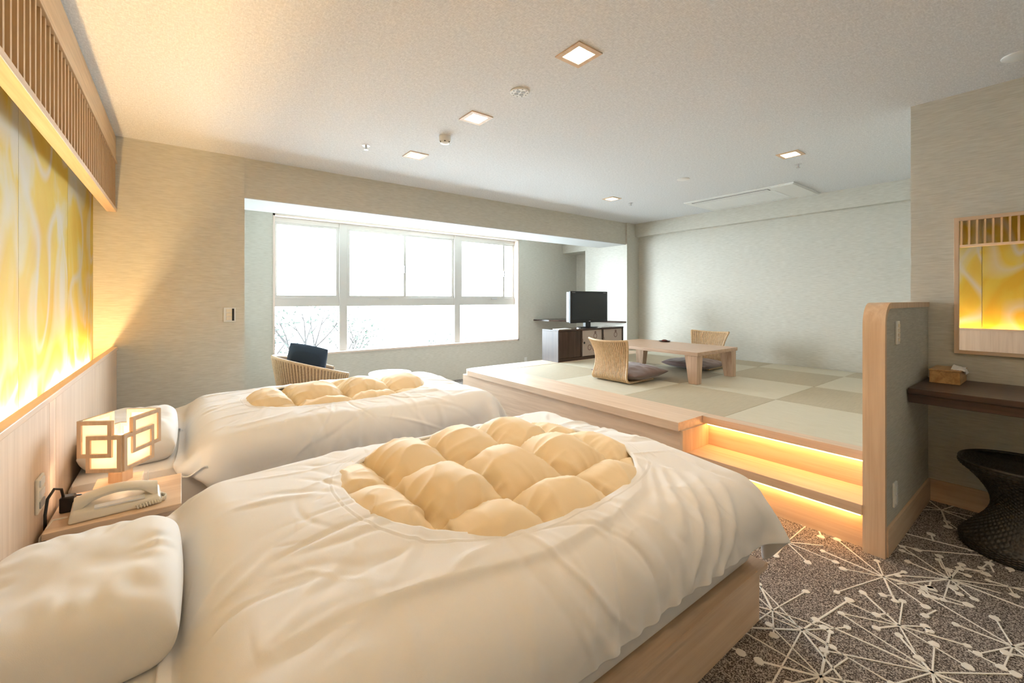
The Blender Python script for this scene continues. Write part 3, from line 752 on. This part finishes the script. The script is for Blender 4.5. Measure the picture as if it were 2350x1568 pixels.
NB0, NB1, FB0, FB1 = .73, 1.93, 2.50, 3.70
bed((NB0+NB1)/2, 'low pale wooden bed with white mattress nearer the carpeted walkway', NB0, NB1)
bed((FB0+FB1)/2, 'low pale wooden bed with white mattress beside the window alcove wall', FB0, FB1)
ZD = .562
NEARF = [[(.115, .897), (.305, .90), (.543, .864), (.741, .821), (1.003, .826), (1.20, .875), (1.326, .967), (1.42, 1.09)], [(1.40, .985), (1.25, .86), (1.10, .746)], [(1.43, .96), (1.28, .82), (1.163, .70)],
         [(1.46, .93), (1.30, .74), (1.12, .57)], [(1.50, .88), (1.36, .70), (1.22, .54)], [(1.54, .80), (1.42, .66), (1.28, .53)]]
d1 = thing('duvet', 'warm white duvet with oval opening showing cream quilting on the walkway bed', 'duvet', (.9, 1.33, .46))
duvet_cover('duvet_cover', d1, (-.078, 1.945, 1.33-.755, 1.33+.77), (.97, 1.37), .54, .462, 2.3, (-.008, 1.79, .67, 1.99), .13, ZD, 1.3, folds=NEARF)
quilt('inner_quilt', d1, (.30, 1.64, .80, 1.94), 124, 106, (.258, .322), (.58, 1.12), 1.19, 1.19, .528, (.97, 1.37), .54, .462, 32, 2.0, (-.02, 1.79, .67, 1.99), 1.3)
d2 = thing('duvet', 'cool white duvet with oval opening showing ruched quilting on the window-side bed', 'duvet', (.9, 3.1, .46))
duvet_cover('duvet_cover', d2, (-.055, 1.98, 3.09-.79, 3.09+.79), (.885, 3.085), .555, .33, 2.6, (.015, 1.82, 2.44, 3.74), .13, ZD, 4.1, 288, 56)
quilt('inner_quilt', d2, (.20, 1.58, 2.62, 3.55), 124, 84, (.30, .36), (.56, 2.90), 1.08, 1.28, .538, (.885, 3.085), .555, .33, 22, 6.0, (-.03, 1.82, 2.44, 3.74), 4.1, 1.5)
pillow('pillow', 'white pillow at the head of the bed nearer the walkway, wall side of its duvet', -.375, .006, 1.12, 1.64, .455, .155, 'pillow', seed=2.0, pw=7.0)
pillow('pillow', 'white pillow behind the paper lamp at the head of the window-side bed', -.37, -.012, 2.58, 3.32, .455, .15, 'pillow', seed=5.0, pw=6.0)

# ------------------------------------------------------------------ nightstand, lamp, telephone
NZ = .46
ns = thing('nightstand', 'small pale wooden nightstand between the two beds under the lamp', 'nightstand', (-.19, 2.205, 0))
box('top', (-.36, .0, 2.03, 2.385, NZ-.022, NZ), 'wood_x', ns, .002)
box('body', (-.35, -.02, 2.04, 2.375, .05, NZ-.022), 'panel_z', ns)
dr = box('drawer', (-.02, -.005, 2.045, 2.37, .24, NZ-.03), 'wood_y', ns, .002); box('handle', (-.005, .006, 2.17, 2.24, .33, .342), 'silver', dr)
box('plinth', (-.34, -.04, 2.05, 2.365, 0, .05), 'dark_x', ns)
lamp = thing('table_lamp', 'wooden table lamp with overlapping square paper frames glowing on the nightstand', 'lamp', (-.19, 2.32, NZ))
box('base', (-.268, -.125, 2.255, 2.378, NZ, NZ+.042), 'wood_x', lamp, .002)
LC = Vector((-.192, 2.325)); dr_, dl_ = Vector((.546, .838)), Vector((-.838, .546)); wr_, wl_ = .19, .155
near = LC-dr_*wr_/2-dl_*wl_/2
post = MB().box(-.026, .026, -.026, .026, NZ+.042, .60); post.xf(Matrix.Translation((LC.x, LC.y-.02, 0)) @ Matrix.Rotation(math.atan2(dr_.y, dr_.x), 4, 'Z')); post.build('post', M['wood_z'], lamp)
bulb = MB().lathe([(.004, .0), (.018, .015), (.026, .045), (.022, .07), (.008, .085)], (LC.x, LC.y-.02, .60), 20).build('bulb', M['bulb'], lamp, True)
light('table_lamp_bulb', 'POINT', (LC.x, LC.y-.02, .665), 1.1, (1, .74, .48), lamp, .03)
def frame_on(p0, d, a0, a1, z0, z1, nrm, th=.0145):
    # open square frame of wooden bars with a paper sheet in it; p0 corner, d direction along the face
    def pt(a, z, o_): q = p0+d*a+nrm*o_; return (q.x, q.y, z)
    mb = MB()
    def bar(b0, b1, c0, c1):
        vs_ = [pt(b0, c0, -th/2), pt(b1, c0, -th/2), pt(b1, c0, th/2), pt(b0, c0, th/2), pt(b0, c1, -th/2), pt(b1, c1, -th/2), pt(b1, c1, th/2), pt(b0, c1, th/2)]
        mb.add(vs_, [(0,3,2,1),(4,5,6,7),(0,1,5,4),(1,2,6,5),(2,3,7,6),(3,0,4,7)])
    bar(a0, a0+th, z0, z1); bar(a1-th, a1, z0, z1); bar(a0+th, a1-th, z0, z0+th); bar(a0+th, a1-th, z1-th, z1)
    fr = mb.build('frame', M['wood_z'], lamp)
    mp = MB().add([pt(a0+th, z0+th, -.0008), pt(a1-th, z0+th, -.0008), pt(a1-th, z1-th, -.0008), pt(a0+th, z1-th, -.0008), pt(a0+th, z0+th, .0008), pt(a1-th, z0+th, .0008), pt(a1-th, z1-th, .0008), pt(a0+th, z1-th, .0008)],
                  [(0,3,2,1),(4,5,6,7),(0,1,5,4),(1,2,6,5),(2,3,7,6),(3,0,4,7)])
    mp.build('paper', M['paperlamp'], fr)
zl0, zl1, zu0, zu1 = .566, .704, .622, .760
for p0, d, wd, nrm in ((near, dr_, wr_, dl_), (near, dl_, wl_, dr_), (near+dr_*wr_, dl_, wl_, dr_), (near+dl_*wl_, dr_, wr_, dl_)):
    far = p0 is not near
    a = (0, wd*.80), (wd*.22, wd)
    if (p0-near).length > .01: a = a[1], a[0]
    frame_on(p0, d, a[0][0], a[0][1], zl0, zl1, nrm); frame_on(p0, d, a[1][0], a[1][1], zu0, zu1, nrm, .0140)
cc = near+dr_*wr_/2+dl_*wl_/2
for sg in (1, -1):
    a, b_ = cc+dr_*(wr_/2), cc-dr_*(wr_/2)
MB().tube([(cc-dr_*wr_/2).to_3d()+Vector((0, 0, .571)), (cc+dr_*wr_/2).to_3d()+Vector((0, 0, .571))], .006, 6).build('crossbar', M['wood_z'], lamp)
MB().tube([(cc-dl_*wl_/2).to_3d()+Vector((0, 0, .571)), (cc+dl_*wl_/2).to_3d()+Vector((0, 0, .571))], .006, 6).build('crossbar', M['wood_z'], lamp)
cd = MB(); cd.tube([(-.262, 2.30, NZ+.006), (-.285, 2.285, NZ+.005), (-.305, 2.295, NZ+.02), (-.315, 2.27, NZ+.03), (-.33, 2.25, NZ+.04)], .0035, 8)
cd.build('cord', M['black'], lamp, True)
plug = thing('power_adapter', 'black plug adapter with a looping cord beside the telephone', 'adapter', (-.335, 2.20, NZ))
box('block', (-.345, -.305, 2.185, 2.225, NZ, NZ+.055), 'black', plug, .005)
MB().tube([(-.335, 2.20, NZ+.05), (-.34, 2.195, NZ+.085), (-.355, 2.18, NZ+.095), (-.368, 2.16, NZ+.07), (-.372, 2.15, NZ+.02), (-.372, 2.15, .30)], .0045, 8).build('cord', M['black'], plug, True)
ho = thing('power_outlet', 'beige outlet plate on the headboard panel above the nightstand', 'outlet', (XH, 2.10, .54))
box('plate', (XH, XH+.008, 2.06, 2.145, .515, .63), 'ivory', ho, .003)
for z in (.53, .565, .60): box('socket', (XH+.008, XH+.012, 2.075, 2.13, z, z+.022), 'grey' if z < .55 else 'white', ho)

ph = thing('telephone', 'ivory corded telephone with its handset on top of the nightstand', 'telephone', (-.18, 2.14, NZ))
RZ = Matrix.Translation((-.185, 2.125, NZ)) @ Matrix.Rotation(math.radians(4), 4, 'Z')
# wedge body: higher at the back (far side)
pb = MB()
prof = [(-.118, -.05), (.118, -.05), (.118, .05), (-.118, .05)]
P8 = [(-.125, -.062, 0), (.125, -.058, 0), (.125, .062, 0), (-.125, .062, 0), (-.118, -.054, .032), (.118, -.052, .026), (.118, .055, .040), (-.118, .055, .046)]
bm = bmesh.new(); bv = [bm.verts.new(p) for p in P8]
for f in ((0,3,2,1),(4,5,6,7),(0,1,5,4),(1,2,6,5),(2,3,7,6),(3,0,4,7)): bm.faces.new([bv[i] for i in f])
bmesh.ops.bevel(bm, geom=bm.edges[:], offset=.008, segments=3, affect='EDGES', profile=.5); bm.verts.index_update()
pb.add([v.co for v in bm.verts], [[v.index for v in f.verts] for f in bm.faces]); bm.free(); pb.xf(RZ); pb.build('base', M['ivory'], ph, True)
hs = []
for i in range(25):
    a = i/24; x = -.112+.224*a; arch = .030*math.sin(PI*a); zc = .048+arch*.9; rr = .016+.009*(abs(a-.5)*2)**3
    drop = .018*max(0, abs(a-.5)*2-.62)/.38
    ring = []
    for j in range(14):
        q = 2*PI*j/14; ring.append((x, .0+.026*math.cos(q)*(1+.1*(abs(a-.5)*2)), zc-drop*.2+rr*math.sin(q)-(drop if math.sin(q) < 0 else 0)))
    hs.append(ring)
hm = MB(); hm.grid(hs, closed_v=True); hm.f.append(tuple(reversed(range(14)))); hm.f.append(tuple(24*14+j for j in range(14)))
hm.xf(RZ).build('handset', M['ivory'], ph, True)
kp = MB().box(-.06, .075, -.05, -.018, .030, .036); kp.xf(RZ); kp.build('keypad', M['white'], ph)
coil = []
for i in range(241):
    a = i/240; base = Vector((.05+.075*math.sin(PI*a*.9)+.02*a, -.066+.02*a+.10*a*a, .010)); q = a*2*PI*26
    coil.append(base+Vector((.0, .006*math.cos(q), .006*math.sin(q))))
MB().tube(coil, .0022, 6).xf(RZ).build('coiled_cord', M['ivory'], ph, True)
MB().tube([(-.31, 2.10, NZ+.015), (-.345, 2.09, NZ+.018), (-.368, 2.06, NZ-.02), (-.374, 2.045, NZ-.10), (-.374, 2.04, .15)], .003, 8).build('line_cord', M['ivory'], ph, True)
cdh = box('card', (-.108, -.106, 2.245, 2.275, NZ, NZ+.075), 'white'); tag(cdh, 'small white card standing beside the lamp base', 'card')

# ------------------------------------------------------------------ low table, floor chairs, cushions
tb = thing('low_table', 'low square-legged wooden table on the tatami platform', 'table', (4.19, 2.73, TZ))
tx0, tx1, ty0, ty1, tz1 = 3.80, 4.58, 2.13, 3.33, TZ+.301
for i in range(6):
    a = tx0+(tx1-tx0)*i/6; box('plank', (a+.0006, a+(tx1-tx0)/6-.0006, ty0, ty1, tz1-.034, tz1), 'tab_y', tb, .0015)
for sx in (0, 1):
    for sy in (0, 1):
        X = tx0+.012 if sx == 0 else tx1-.012; Y = ty0+.012 if sy == 0 else ty1-.012; dx = 1 if sx == 0 else -1; dy = 1 if sy == 0 else -1
        mb = MB().add([(X, Y, TZ), (X+dx*.075, Y, TZ), (X+dx*.075, Y+dy*.085, TZ), (X, Y+dy*.085, TZ), (X, Y, tz1-.034), (X+dx*.10, Y, tz1-.034), (X+dx*.10, Y+dy*.125, tz1-.034), (X, Y+dy*.125, tz1-.034)],
                      [(0,3,2,1),(4,5,6,7),(0,1,5,4),(1,2,6,5),(2,3,7,6),(3,0,4,7)])
        mb.build('leg', M['tab_z'], tb)
dish = thing('tray', 'small dark tray with a lid on the low table', 'tray', (4.50, 2.93, tz1))
MB().lathe([(.05, 0), (.068, .012), (.066, .012), (.05, .004)], (4.50, 2.93, tz1), 28).build('rim', plain('dark_lacquer', (.05, .02, .018), .25), dish, True)
MB().lathe([(.03, .004), (.034, .018), (.015, .026)], (4.50, 2.93, tz1), 24).build('bowl', plain('red_lacquer', (.18, .05, .04), .25), dish, True)

def zaisu(cx, cy, face, lab):
    # woven backrest curling into a thin seat; face=+1 looks along +x
    r = thing('floor_chair', lab, 'chair', (cx, cy, TZ), 'legless rattan chairs at the low table')
    prof = []; n = 64
    for i in range(n+1):
        a = i/n
        if a < .40:
            q = a/.40; prof.append((.36*(1-q), .014))
        elif a < .55:
            q = (a-.40)/.15*PI/2; prof.append((-.05*math.sin(q), .014+.05*(1-math.cos(q))))
        else:
            q = (a-.55)/.45; prof.append((-.05+.028*math.sin(q*PI*.9)-.085*q*q, .064+.335*q))
    def surf(off):
        P = []
        for i, (px, pz) in enumerate(prof):
            a = i/n; p2 = prof[min(i+1, n)]; p1 = prof[max(i-1, 0)]; tx, tz_ = p2[0]-p1[0], p2[1]-p1[1]; L = math.hypot(tx, tz_); nx_, nz_ = tz_/L, -tx/L
            up = max(0, (a-.5)/.5); W = .212-.03*math.sin(up*PI)+.022*up; row = []
            m_ = 84
            for j in range(m_+1):
                s_ = -1+2*j/m_; rib = 0.0; wv = 0.0
                curve = .055*s_*s_*up*1.0
                x = px+curve+nx_*(off+rib+wv); z = max(.001, pz+nz_*(off+rib+wv))+.012*up*s_*s_
                row.append((cx+face*x, cy+s_*W, TZ+z))
            P.append(row)
        return P
    A, B = surf(.003), surf(-.003)
    mb = MB(); mb.grid(A); mb.grid([q[::-1] for q in B]); mb.build('woven_back', M['rattan_shade'], r, 'all')
    mid = [[(Vector(A[i][j])+Vector(B[i][j]))/2 for j in range(85)] for i in range(n+1)]
    stb = MB(); NS = 24
    for q in range(NS):
        jj = (q+.5)/NS*84; j0 = int(jj); f_ = jj-j0
        stb.tube([Vector((p.x, p.y, max(p.z, TZ+.009)))+Vector((0, .0012*math.sin(i*1.1+q), 0)) for i, p in enumerate(mid[i][j0].lerp(mid[i][min(j0+1, 84)], f_) for i in range(0, n+1))], .0078, 6)
    o_ = stb.build('woven_strands', M['rattan'], r, 'all'); o_['kind'] = 'stuff'
    def edge(j): return [((Vector(A[i][j])+Vector(B[i][j]))/2) for i in range(0, n+1, 2)]
    for e in (edge(0), edge(84), [((Vector(A[n][j])+Vector(B[n][j]))/2) for j in range(0, 85, 3)]):
        e = [Vector((p.x, p.y, max(p.z, TZ+.010))) for p in e]
        MB().tube(e, .010, 8).build('bound_edge', M['rattan'], r, True)
    return r
zaisu(3.33, 2.745, 1, 'woven rattan legless chair with its back to the beds')
zaisu(5.02, 2.70, -1, 'woven rattan legless chair with its back to the tatami room wall')
c1 = pillow('floor_cushion', 'brown satin floor cushion on the rattan chair nearer the beds', 3.30, 3.88, 2.45, 3.03, TZ+.018, .125, 'zab', 'cushion', None, 3.0, 48, 2.2)
c2 = pillow('floor_cushion', 'brown satin floor cushion on the rattan chair beyond the table', 4.46, 5.0, 2.42, 2.98, TZ+.018, .085, 'zab', 'cushion', None, 9.0, 48, 3.0)

# ------------------------------------------------------------------ television corner
cb = thing('tv_cabinet', 'dark wooden low cabinet with patterned doors under the television', 'cabinet', (4.41, 4.12, TZ))
kx0, kx1, ky0, ky1, kz = 3.77, 5.06, 3.965, 4.268, TZ+.408
box('side_panel', (kx0, kx0+.022, ky0, ky1, TZ, kz-.022), 'dark_side', cb); box('side_panel', (kx1-.022, kx1, ky0, ky1, TZ, kz-.022), 'dark_z', cb)
box('top', (kx0, kx1, ky0-.004, ky1, kz-.022, kz), 'dark_x', cb, .002); box('bottom', (kx0+.022, kx1-.022, ky0+.004, ky1, TZ, TZ+.04), 'dark_x', cb)
box('back_panel', (kx0+.022, kx1-.022, ky1-.01, ky1, TZ+.04, kz-.022), 'dark_x', cb)
box('divider', (4.19, 4.215, ky0+.002, ky1-.01, TZ+.04, kz-.022), 'dark_z', cb); box('divider', (4.605, 4.635, ky0+.002, ky1-.01, TZ+.04, kz-.022), 'dark_z', cb)
box('door', (kx0+.024, 4.188, ky0+.006, ky0+.026, TZ+.043, kz-.025), 'dark_z', cb, .002)
for a, b_ in ((4.217, 4.603), (4.637, kx1-.024)):
    d_ = box('door', (a, b_, ky0+.008, ky0+.026, TZ+.043, kz-.025), 'scroll', cb, .001)
    kn = MB().lathe([(.012, 0), (.016, .004), (.012, .010)], (0, 0, 0), 16); kn.xf(Matrix.Translation((a+.035, ky0+.008, TZ+.22)) @ Matrix.Rotation(PI/2, 4, 'X')); kn.build('knob', M['black'], d_, True)
tv = thing('television', 'black flat television on a stand on top of the dark cabinet', 'television', (4.47, 4.12, kz))
vx0, vx1, vz0, vz1 = 4.10, 4.845, .905, 1.335
box('bezel', (vx0, vx1, 4.075, 4.105, vz0, vz1), 'black', tv, .006)
box('rear_shell', (vx0+.008, vx1-.008, 4.105, 4.165, vz0+.01, vz1-.01), 'grey', tv, .01)
box('screen', (vx0+.028, vx1-.028, 4.0725, 4.0755, vz0+.045, vz1-.028), 'screen', tv)
box('maker_plate', (4.455, 4.49, 4.0735, 4.0755, vz0+.014, vz0+.022), 'silver', tv)
for a in (vx0+.03, vx1-.09): box('label_strip', (a, a+.06, 4.0738, 4.0755, vz1-.022, vz1-.016), 'grey', tv)
box('neck', (4.42, 4.52, 4.10, 4.15, kz+.012, vz0+.02), 'black', tv, .004)
st = MB().lathe([(.5, 0), (.5, .008), (.44, .014)], (0, 0, 0), 40); st.xf(Matrix.Translation((4.47, 4.12, kz)) @ Matrix.Diagonal((.36, .22, .85, 1))); st.build('stand', M['black'], tv, True)
tag(box('booklet', (3.82, 4.04, 4.0, 4.12, kz, kz+.008), 'white', None, .001), 'white booklet lying on the cabinet beside the television', 'booklet')
rm = box('remote_control', (4.16, 4.20, 3.985, 4.02, kz, kz+.014), 'silver', None, .003); tag(rm, 'small silver remote on the cabinet in front of the television', 'remote')
tag(box('leaflet', (4.62, 4.84, 3.99, 4.01, kz, kz+.006), 'white', None), 'white leaflet on the cabinet right of the television stand', 'leaflet')
sh = MB().prism([(5.56, 4.30), (5.56, YW), (4.86, YW), (4.92, 5.40), (5.16, 5.00), (5.38, 4.64), (5.50, 4.42)], .855, .877)
tag(sh.build('corner_shelf', M['dark_x']), 'dark wooden corner shelf against the alcove wall behind the television', 'shelf')

# ------------------------------------------------------------------ armchair, cushion and small round table by the window
ar = thing('armchair', 'rounded rattan armchair with a blue seat by the window', 'armchair', (1.08, 4.74, 0))
AX, AY = 1.08, 4.76
def rim(phi):
    b_ = (1+math.cos(phi))/2        # 1 at the back
    return .425+.235*b_**.9
def shell(off):
    P = []
    for j in range(241):
        phi = -2.35+4.70*j/240; row = []
        for i in range(15):
            q = i/14; z = .15+(rim(phi)-.15)*q; rr = .27+.095*q**.8; rib = 0.0
            ux, uy = -math.cos(phi), math.sin(phi)
            row.append((AX+ux*(rr+off+rib)*1.02, AY+uy*(rr+off+rib), z))
        P.append(row)
    return P
So, Si = shell(.008), shell(-.008)
mb = MB(); mb.grid(So); mb.grid([r_[::-1] for r_ in Si]); mb.build('woven_shell', M['rattan_shade'], ar, 'all')
stb = MB()
for j in range(0, 241, 4): stb.tube([Vector(p) for p in So[j]], .0085, 6)
o_ = stb.build('woven_strands', M['rattan'], ar, 'all'); o_['kind'] = 'stuff'
top = [((Vector(So[j][14])+Vector(Si[j][14]))/2) for j in range(0, 241, 3)]
MB().tube(top, .015, 10).build('rim', M['rattan'], ar, True)
MB().lathe([(.26, .15), (.28, .17), (.30, .30), (.26, .33)], (AX, AY, 0), 36).build('seat_base', M['rattan'], ar, True)
MB().lathe([(.25, .33), (.285, .345), (.29, .375), (.26, .395)], (AX+.03, AY, 0), 36).build('seat_cushion', M['blue'], ar, True)
for a in (.8, 2.3, 3.9, 5.5): MB().tube([(AX+.22*math.cos(a), AY+.22*math.sin(a), .16), (AX+.26*math.cos(a), AY+.26*math.sin(a), 0)], .018, 10).build('leg', M['rattan'], ar, True)
cu = pillow('scatter_cushion', 'navy square cushion leaning in the rattan armchair', -.20, .20, -.19, .19, -.05, .11, 'navy', 'cushion', None, 12.0, 40, 3.0)
cu.matrix_world = Matrix.Translation((.985, 4.70, .565)) @ Matrix.Rotation(math.radians(62), 4, 'Z') @ Matrix.Rotation(math.radians(68), 4, 'Y') @ Matrix.Rotation(math.radians(14), 4, 'Z')
rt = thing('side_table', 'small round white side table by the window sill', 'table', (1.82, 4.58, 0))
MB().lathe([(.20, .402), (.226, .404), (.228, .412), (.224, .420)], (1.82, 4.58, 0), 56).build('top', M['white'], rt, True)
MB().lathe([(.022, .012), (.020, .2), (.03, .402)], (1.82, 4.58, 0), 20).build('column', M['white'], rt, True)
MB().lathe([(.15, 0), (.15, .008), (.03, .016)], (1.82, 4.58, 0), 40).build('base', M['white'], rt, True)

# ------------------------------------------------------------------ dressing corner
mi = thing('wall_mirror_frame', 'rectangular mirror in a slim pale wooden frame above the dark shelf', 'mirror', (XM, .05, .9)); mi.name = 'dressing_mirror'; WPOS['dressing_mirror'] = Vector((XM, .05, .9))
my0, my1, mz0, mz1 = -.30, .434, .905, 1.70
for d in ((XM-.02, XM, my1-.02, my1, mz0, mz1), (XM-.02, XM, my0, my0+.02, mz0, mz1)): box('frame_stile', d, 'wood_z', mi, .001)
for d in ((XM-.02, XM, my0+.02, my1-.02, mz0, mz0+.02), (XM-.02, XM, my0+.02, my1-.02, mz1-.02, mz1)): box('frame_rail', d, 'wood_y', mi, .001)
box('mirror_glass', (XM-.010, XM-.004, my0+.02, my1-.02, mz0+.02, mz1-.02), 'mirror', mi)
ds = thing('dressing_shelf', 'thick dark wooden shelf fixed to the wall under the mirror', 'shelf', (3.35, 0, .68))
box('board', (3.065, XM, -.75, YP0, .722, .75), 'dark_y', ds, .002)
box('apron', (3.085, 3.115, -.75, YP0, .672, .722), 'dark_y', ds, .002); box('rear_rail', (XM-.03, XM, -.75, YP0, .672, .722), 'dark_y', ds)
ti = thing('tissue_box', 'light wooden tissue box with a white tissue on the dark shelf', 'tissue box', (3.48, .46, .75))
TXF = Matrix.Translation((3.50, .445, .75)) @ Matrix.Rotation(math.radians(0), 4, 'Z')
MB().box(-.115, .115, -.062, .062, 0, .068, .003).xf(TXF).build('box_body', M['tiss'], ti, False)
MB().box(-.117, .117, -.064, .064, .068, .076, .002).xf(TXF).build('lid', M['tiss'], ti, False)
G_ = []
for i in range(17):
    row = []
    for j in range(17):
        u, v = i/16, j/16; x = -.07+.17*u; y = -.02-.055*v; z = .078+.020*math.sin(PI*u)*(1-v)+.006*noise.noise((u*5, v*5, 3))
        if v > .75: z -= .03*(v-.75)/.25*(1 if u > .2 else .2)
        row.append((x, y, max(z, .050)))
    G_.append(row)
tm = MB(); tm.grid(G_); tm.xf(TXF); tt = tm.build('tissue', M['tissue'], ti, 'all'); sd = tt.modifiers.new('thick', 'SOLIDIFY'); sd.thickness = .0015
so = thing('woven_stool', 'black woven hourglass stool standing under the dark shelf', 'stool', (3.20, .16, 0))
SXc, SYc = 3.20, .155
prof = [(.205, .004), (.212, .03), (.205, .055), (.16, .11), (.122, .16), (.103, .20), (.100, .235), (.110, .275), (.14, .325), (.178, .368), (.208, .395), (.214, .412), (.205, .425)]
def interp(q):
    k = q*(len(prof)-1); i = min(int(k), len(prof)-2); f = k-i
    def cr(a): 
        p0, p1, p2, p3 = (prof[max(i-1, 0)][a], prof[i][a], prof[i+1][a], prof[min(i+2, len(prof)-1)][a])
        return .5*(2*p1+(p2-p0)*f+(2*p0-5*p1+4*p2-p3)*f*f+(3*p1-p0-3*p2+p3)*f**3)
    return cr(0), cr(1)
nz_, nt_ = 168, 288; Pst = []
for i in range(nz_+1):
    r_, z_ = interp(i/nz_); row = []
    for j in range(nt_):
        cell = (i//3+j//4) % 2; w_ = .0035*math.sin((i % 3+.5)/3*PI)*(1 if cell else -.6)+.002*abs(math.sin(j*PI/4))
        a = 2*PI*j/nt_; row.append((SXc+(r_+w_)*math.cos(a), SYc+(r_+w_)*math.sin(a), max(z_, .001)))
    Pst.append(row)
mb = MB(); mb.grid(Pst, closed_v=True); mb.build('woven_body', M['brattan'], so, 'all')
tp = []
for i in range(41):
    r_ = .205*(1-i/40)+.0005; row = []
    for j in range(288):
        a = 2*PI*j/288; row.append((SXc+r_*math.cos(a), SYc+r_*math.sin(a), .425-.022*(1-(r_/.205)**2)+.0018*math.sin(i*PI*.5)*(1 if (j//4) % 2 else -1)))
    tp.append(row)
mb = MB(); mb.grid(tp, closed_v=True); mb.build('woven_seat', M['brattan'], so, 'all')
MB().tube([(SXc+.208*math.cos(2*PI*j/48), SYc+.208*math.sin(2*PI*j/48), .424) for j in range(49)], .009, 8).build('rim_braid', M['brattan'], so, True)

# ------------------------------------------------------------------ outside the window: bright ground and pale trees
gm, gnt, gb = new_mat('bright_ground')
gn = N(gnt, 'ShaderNodeTexNoise'); gn.inputs['Scale'].default_value = .6; gn.inputs['Detail'].default_value = 5
gnt.links.new(coords(gnt), gn.inputs['Vector']); gnt.links.new(ramp(gnt, gn.outputs[0], [(.35, (.55, .56, .54)), (.65, (.78, .79, .78))]), gb.inputs['Base Color']); gb.inputs['Roughness'].default_value = .9
gs = MB(); gs.grid([[(x, y, -4.2+.16*max(0, y-9)*(1+.15*math.sin(x*.5))) for x in range(-14, 31, 3)] for y in range(7, 41, 3)])
go = gs.build('ground_outside', gm); go['kind'] = 'structure'
M['bark'] = plain('pale_bark', (.038, .034, .032), .9, 0, .1); M['leafage'] = plain('pale_leaves', (.034, .042, .034), .9, 0, .1)
def tree(x, y, z, h, seed):
    rg = random.Random(seed); t_ = thing('bare_tree', 'pale washed-out tree on the bright slope outside the window', 'tree', (x, y, z), 'trees outside the window')
    br = MB(); tips = []
    def grow(p, d, L, r, k):
        q = p+d*L; br.tube([p, (p+q)/2+Vector((rg.uniform(-.05, .05), rg.uniform(-.05, .05), 0))*L, q], [r, r*.85, r*.65], 5, False)
        if k == 0: tips.append(q); return
        for _ in range(3 if k > 1 else 2):
            grow(q, (d+Vector((rg.uniform(-.8, .8), rg.uniform(-.8, .8), rg.uniform(-.2, .5)))).normalized(), L*rg.uniform(.55, .8), r*.6, k-1)
    b0 = Vector((x, y, z-.1)); grow(b0, Vector((rg.uniform(-.1, .1), 0, 1)).normalized(), h*.34, h*.018, 4)
    br.build('branches', M['bark'], t_)
    lf = MB()
    for p in tips:
        for _ in range(5):
            c = p+Vector((rg.gauss(0, .16), rg.gauss(0, .16), rg.gauss(0, .16))); a = Vector((rg.gauss(0, 1), rg.gauss(0, 1), rg.gauss(0, 1))).normalized(); b2 = a.orthogonal().normalized()
            lf.add([c, c+a*.07+b2*.03, c+a*.13, c+a*.07-b2*.03], [(0, 1, 2, 3)])
    o_ = lf.build('foliage', M['leafage'], t_); o_['kind'] = 'stuff'
for k, (x, y, h) in enumerate(((2.0, 12.0, 5.6), (4.3, 15.5, 4.2), (1.2, 18.5, 6.5), (8.2, 15.0, 3.4))): tree(x, y, -4.2+.16*max(0, y-9), h, 40+k)

# ------------------------------------------------------------------ carpet starbursts: raised white yarn
cp = MB()
def stroke(x, y, a, L, wd, dot=True):
    ca, sa = math.cos(a), math.sin(a); px, py = -sa*wd/2, ca*wd/2; z = .0022; ex, ey = x+ca*L, y+sa*L
    cp.add([(x-px, y-py, .0004), (ex-px, ey-py, .0004), (ex+px, ey+py, .0004), (x+px, y+py, .0004), (x-px*.7, y-py*.7, z), (ex-px*.7, ey-py*.7, z), (ex+px*.7, ey+py*.7, z), (x+px*.7, y+py*.7, z)],
           [(4,5,6,7),(0,1,5,4),(1,2,6,5),(2,3,7,6),(3,0,4,7)])
    if dot:
        r_ = random.uniform(.012, .018); n_ = 11
        vs_ = [(ex+ca*r_*.6+r_*math.cos(2*PI*k/n_)*random.uniform(.85, 1.2), ey+sa*r_*.6+r_*math.sin(2*PI*k/n_)*random.uniform(.85, 1.2), .0005) for k in range(n_)]
        cp.add(vs_+[(q[0]*.88+(ex+ca*r_*.6)*.12, q[1]*.88+(ey+sa*r_*.6)*.12, .0027) for q in vs_], [tuple(range(n_, 2*n_))]+[(k, (k+1) % n_, n_+(k+1) % n_, n_+k) for k in range(n_)])
def burst(x, y, R=.30, n=10, seed=0):
    a0 = random.uniform(0, 6.28)
    for k in range(n):
        stroke(x, y, a0+2*PI*k/n+random.uniform(-.22, .22), R*random.uniform(.45, 1.25), .0058 if k % 3 else .0085, random.random() < .85)
known = [(2.45, .512, .26), (1.84, .722, .24), (1.816, .613, .30), (1.948, .284, .30), (2.319, .133, .32), (2.414, .882, .28), (2.66, .332, .28), (1.64, .50, .22), (2.13, .40, .16)]
for x, y, R_ in known: burst(x, y, R_*.92, random.randint(8, 11))
pts = [(x, y) for x, y, _ in known]
tries = 0
while len(pts) < 60 and tries < 4000:
    tries += 1
    x, y = (random.uniform(1.5, 3.55), random.uniform(-1.3, .95)) if len(pts) < 46 else ((random.uniform(1.95, 2.5), random.uniform(.9, 4.2)) if len(pts) < 58 else (random.uniform(.5, 2.6), random.uniform(4.0, 5.6)))
    if min(math.hypot(x-a, y-b_) for a, b_ in pts) < .34: continue
    pts.append((x, y)); burst(x, y, random.uniform(.15, .28), random.randint(6, 11))
for k in range(170):
    x, y = random.uniform(1.4, 3.55), random.uniform(-1.2, .5)
    stroke(x, y, random.uniform(0, 6.28), random.uniform(.02, .08), .007)
o = cp.build('starburst_yarn', M['tuft'], floor); o['kind'] = 'stuff'
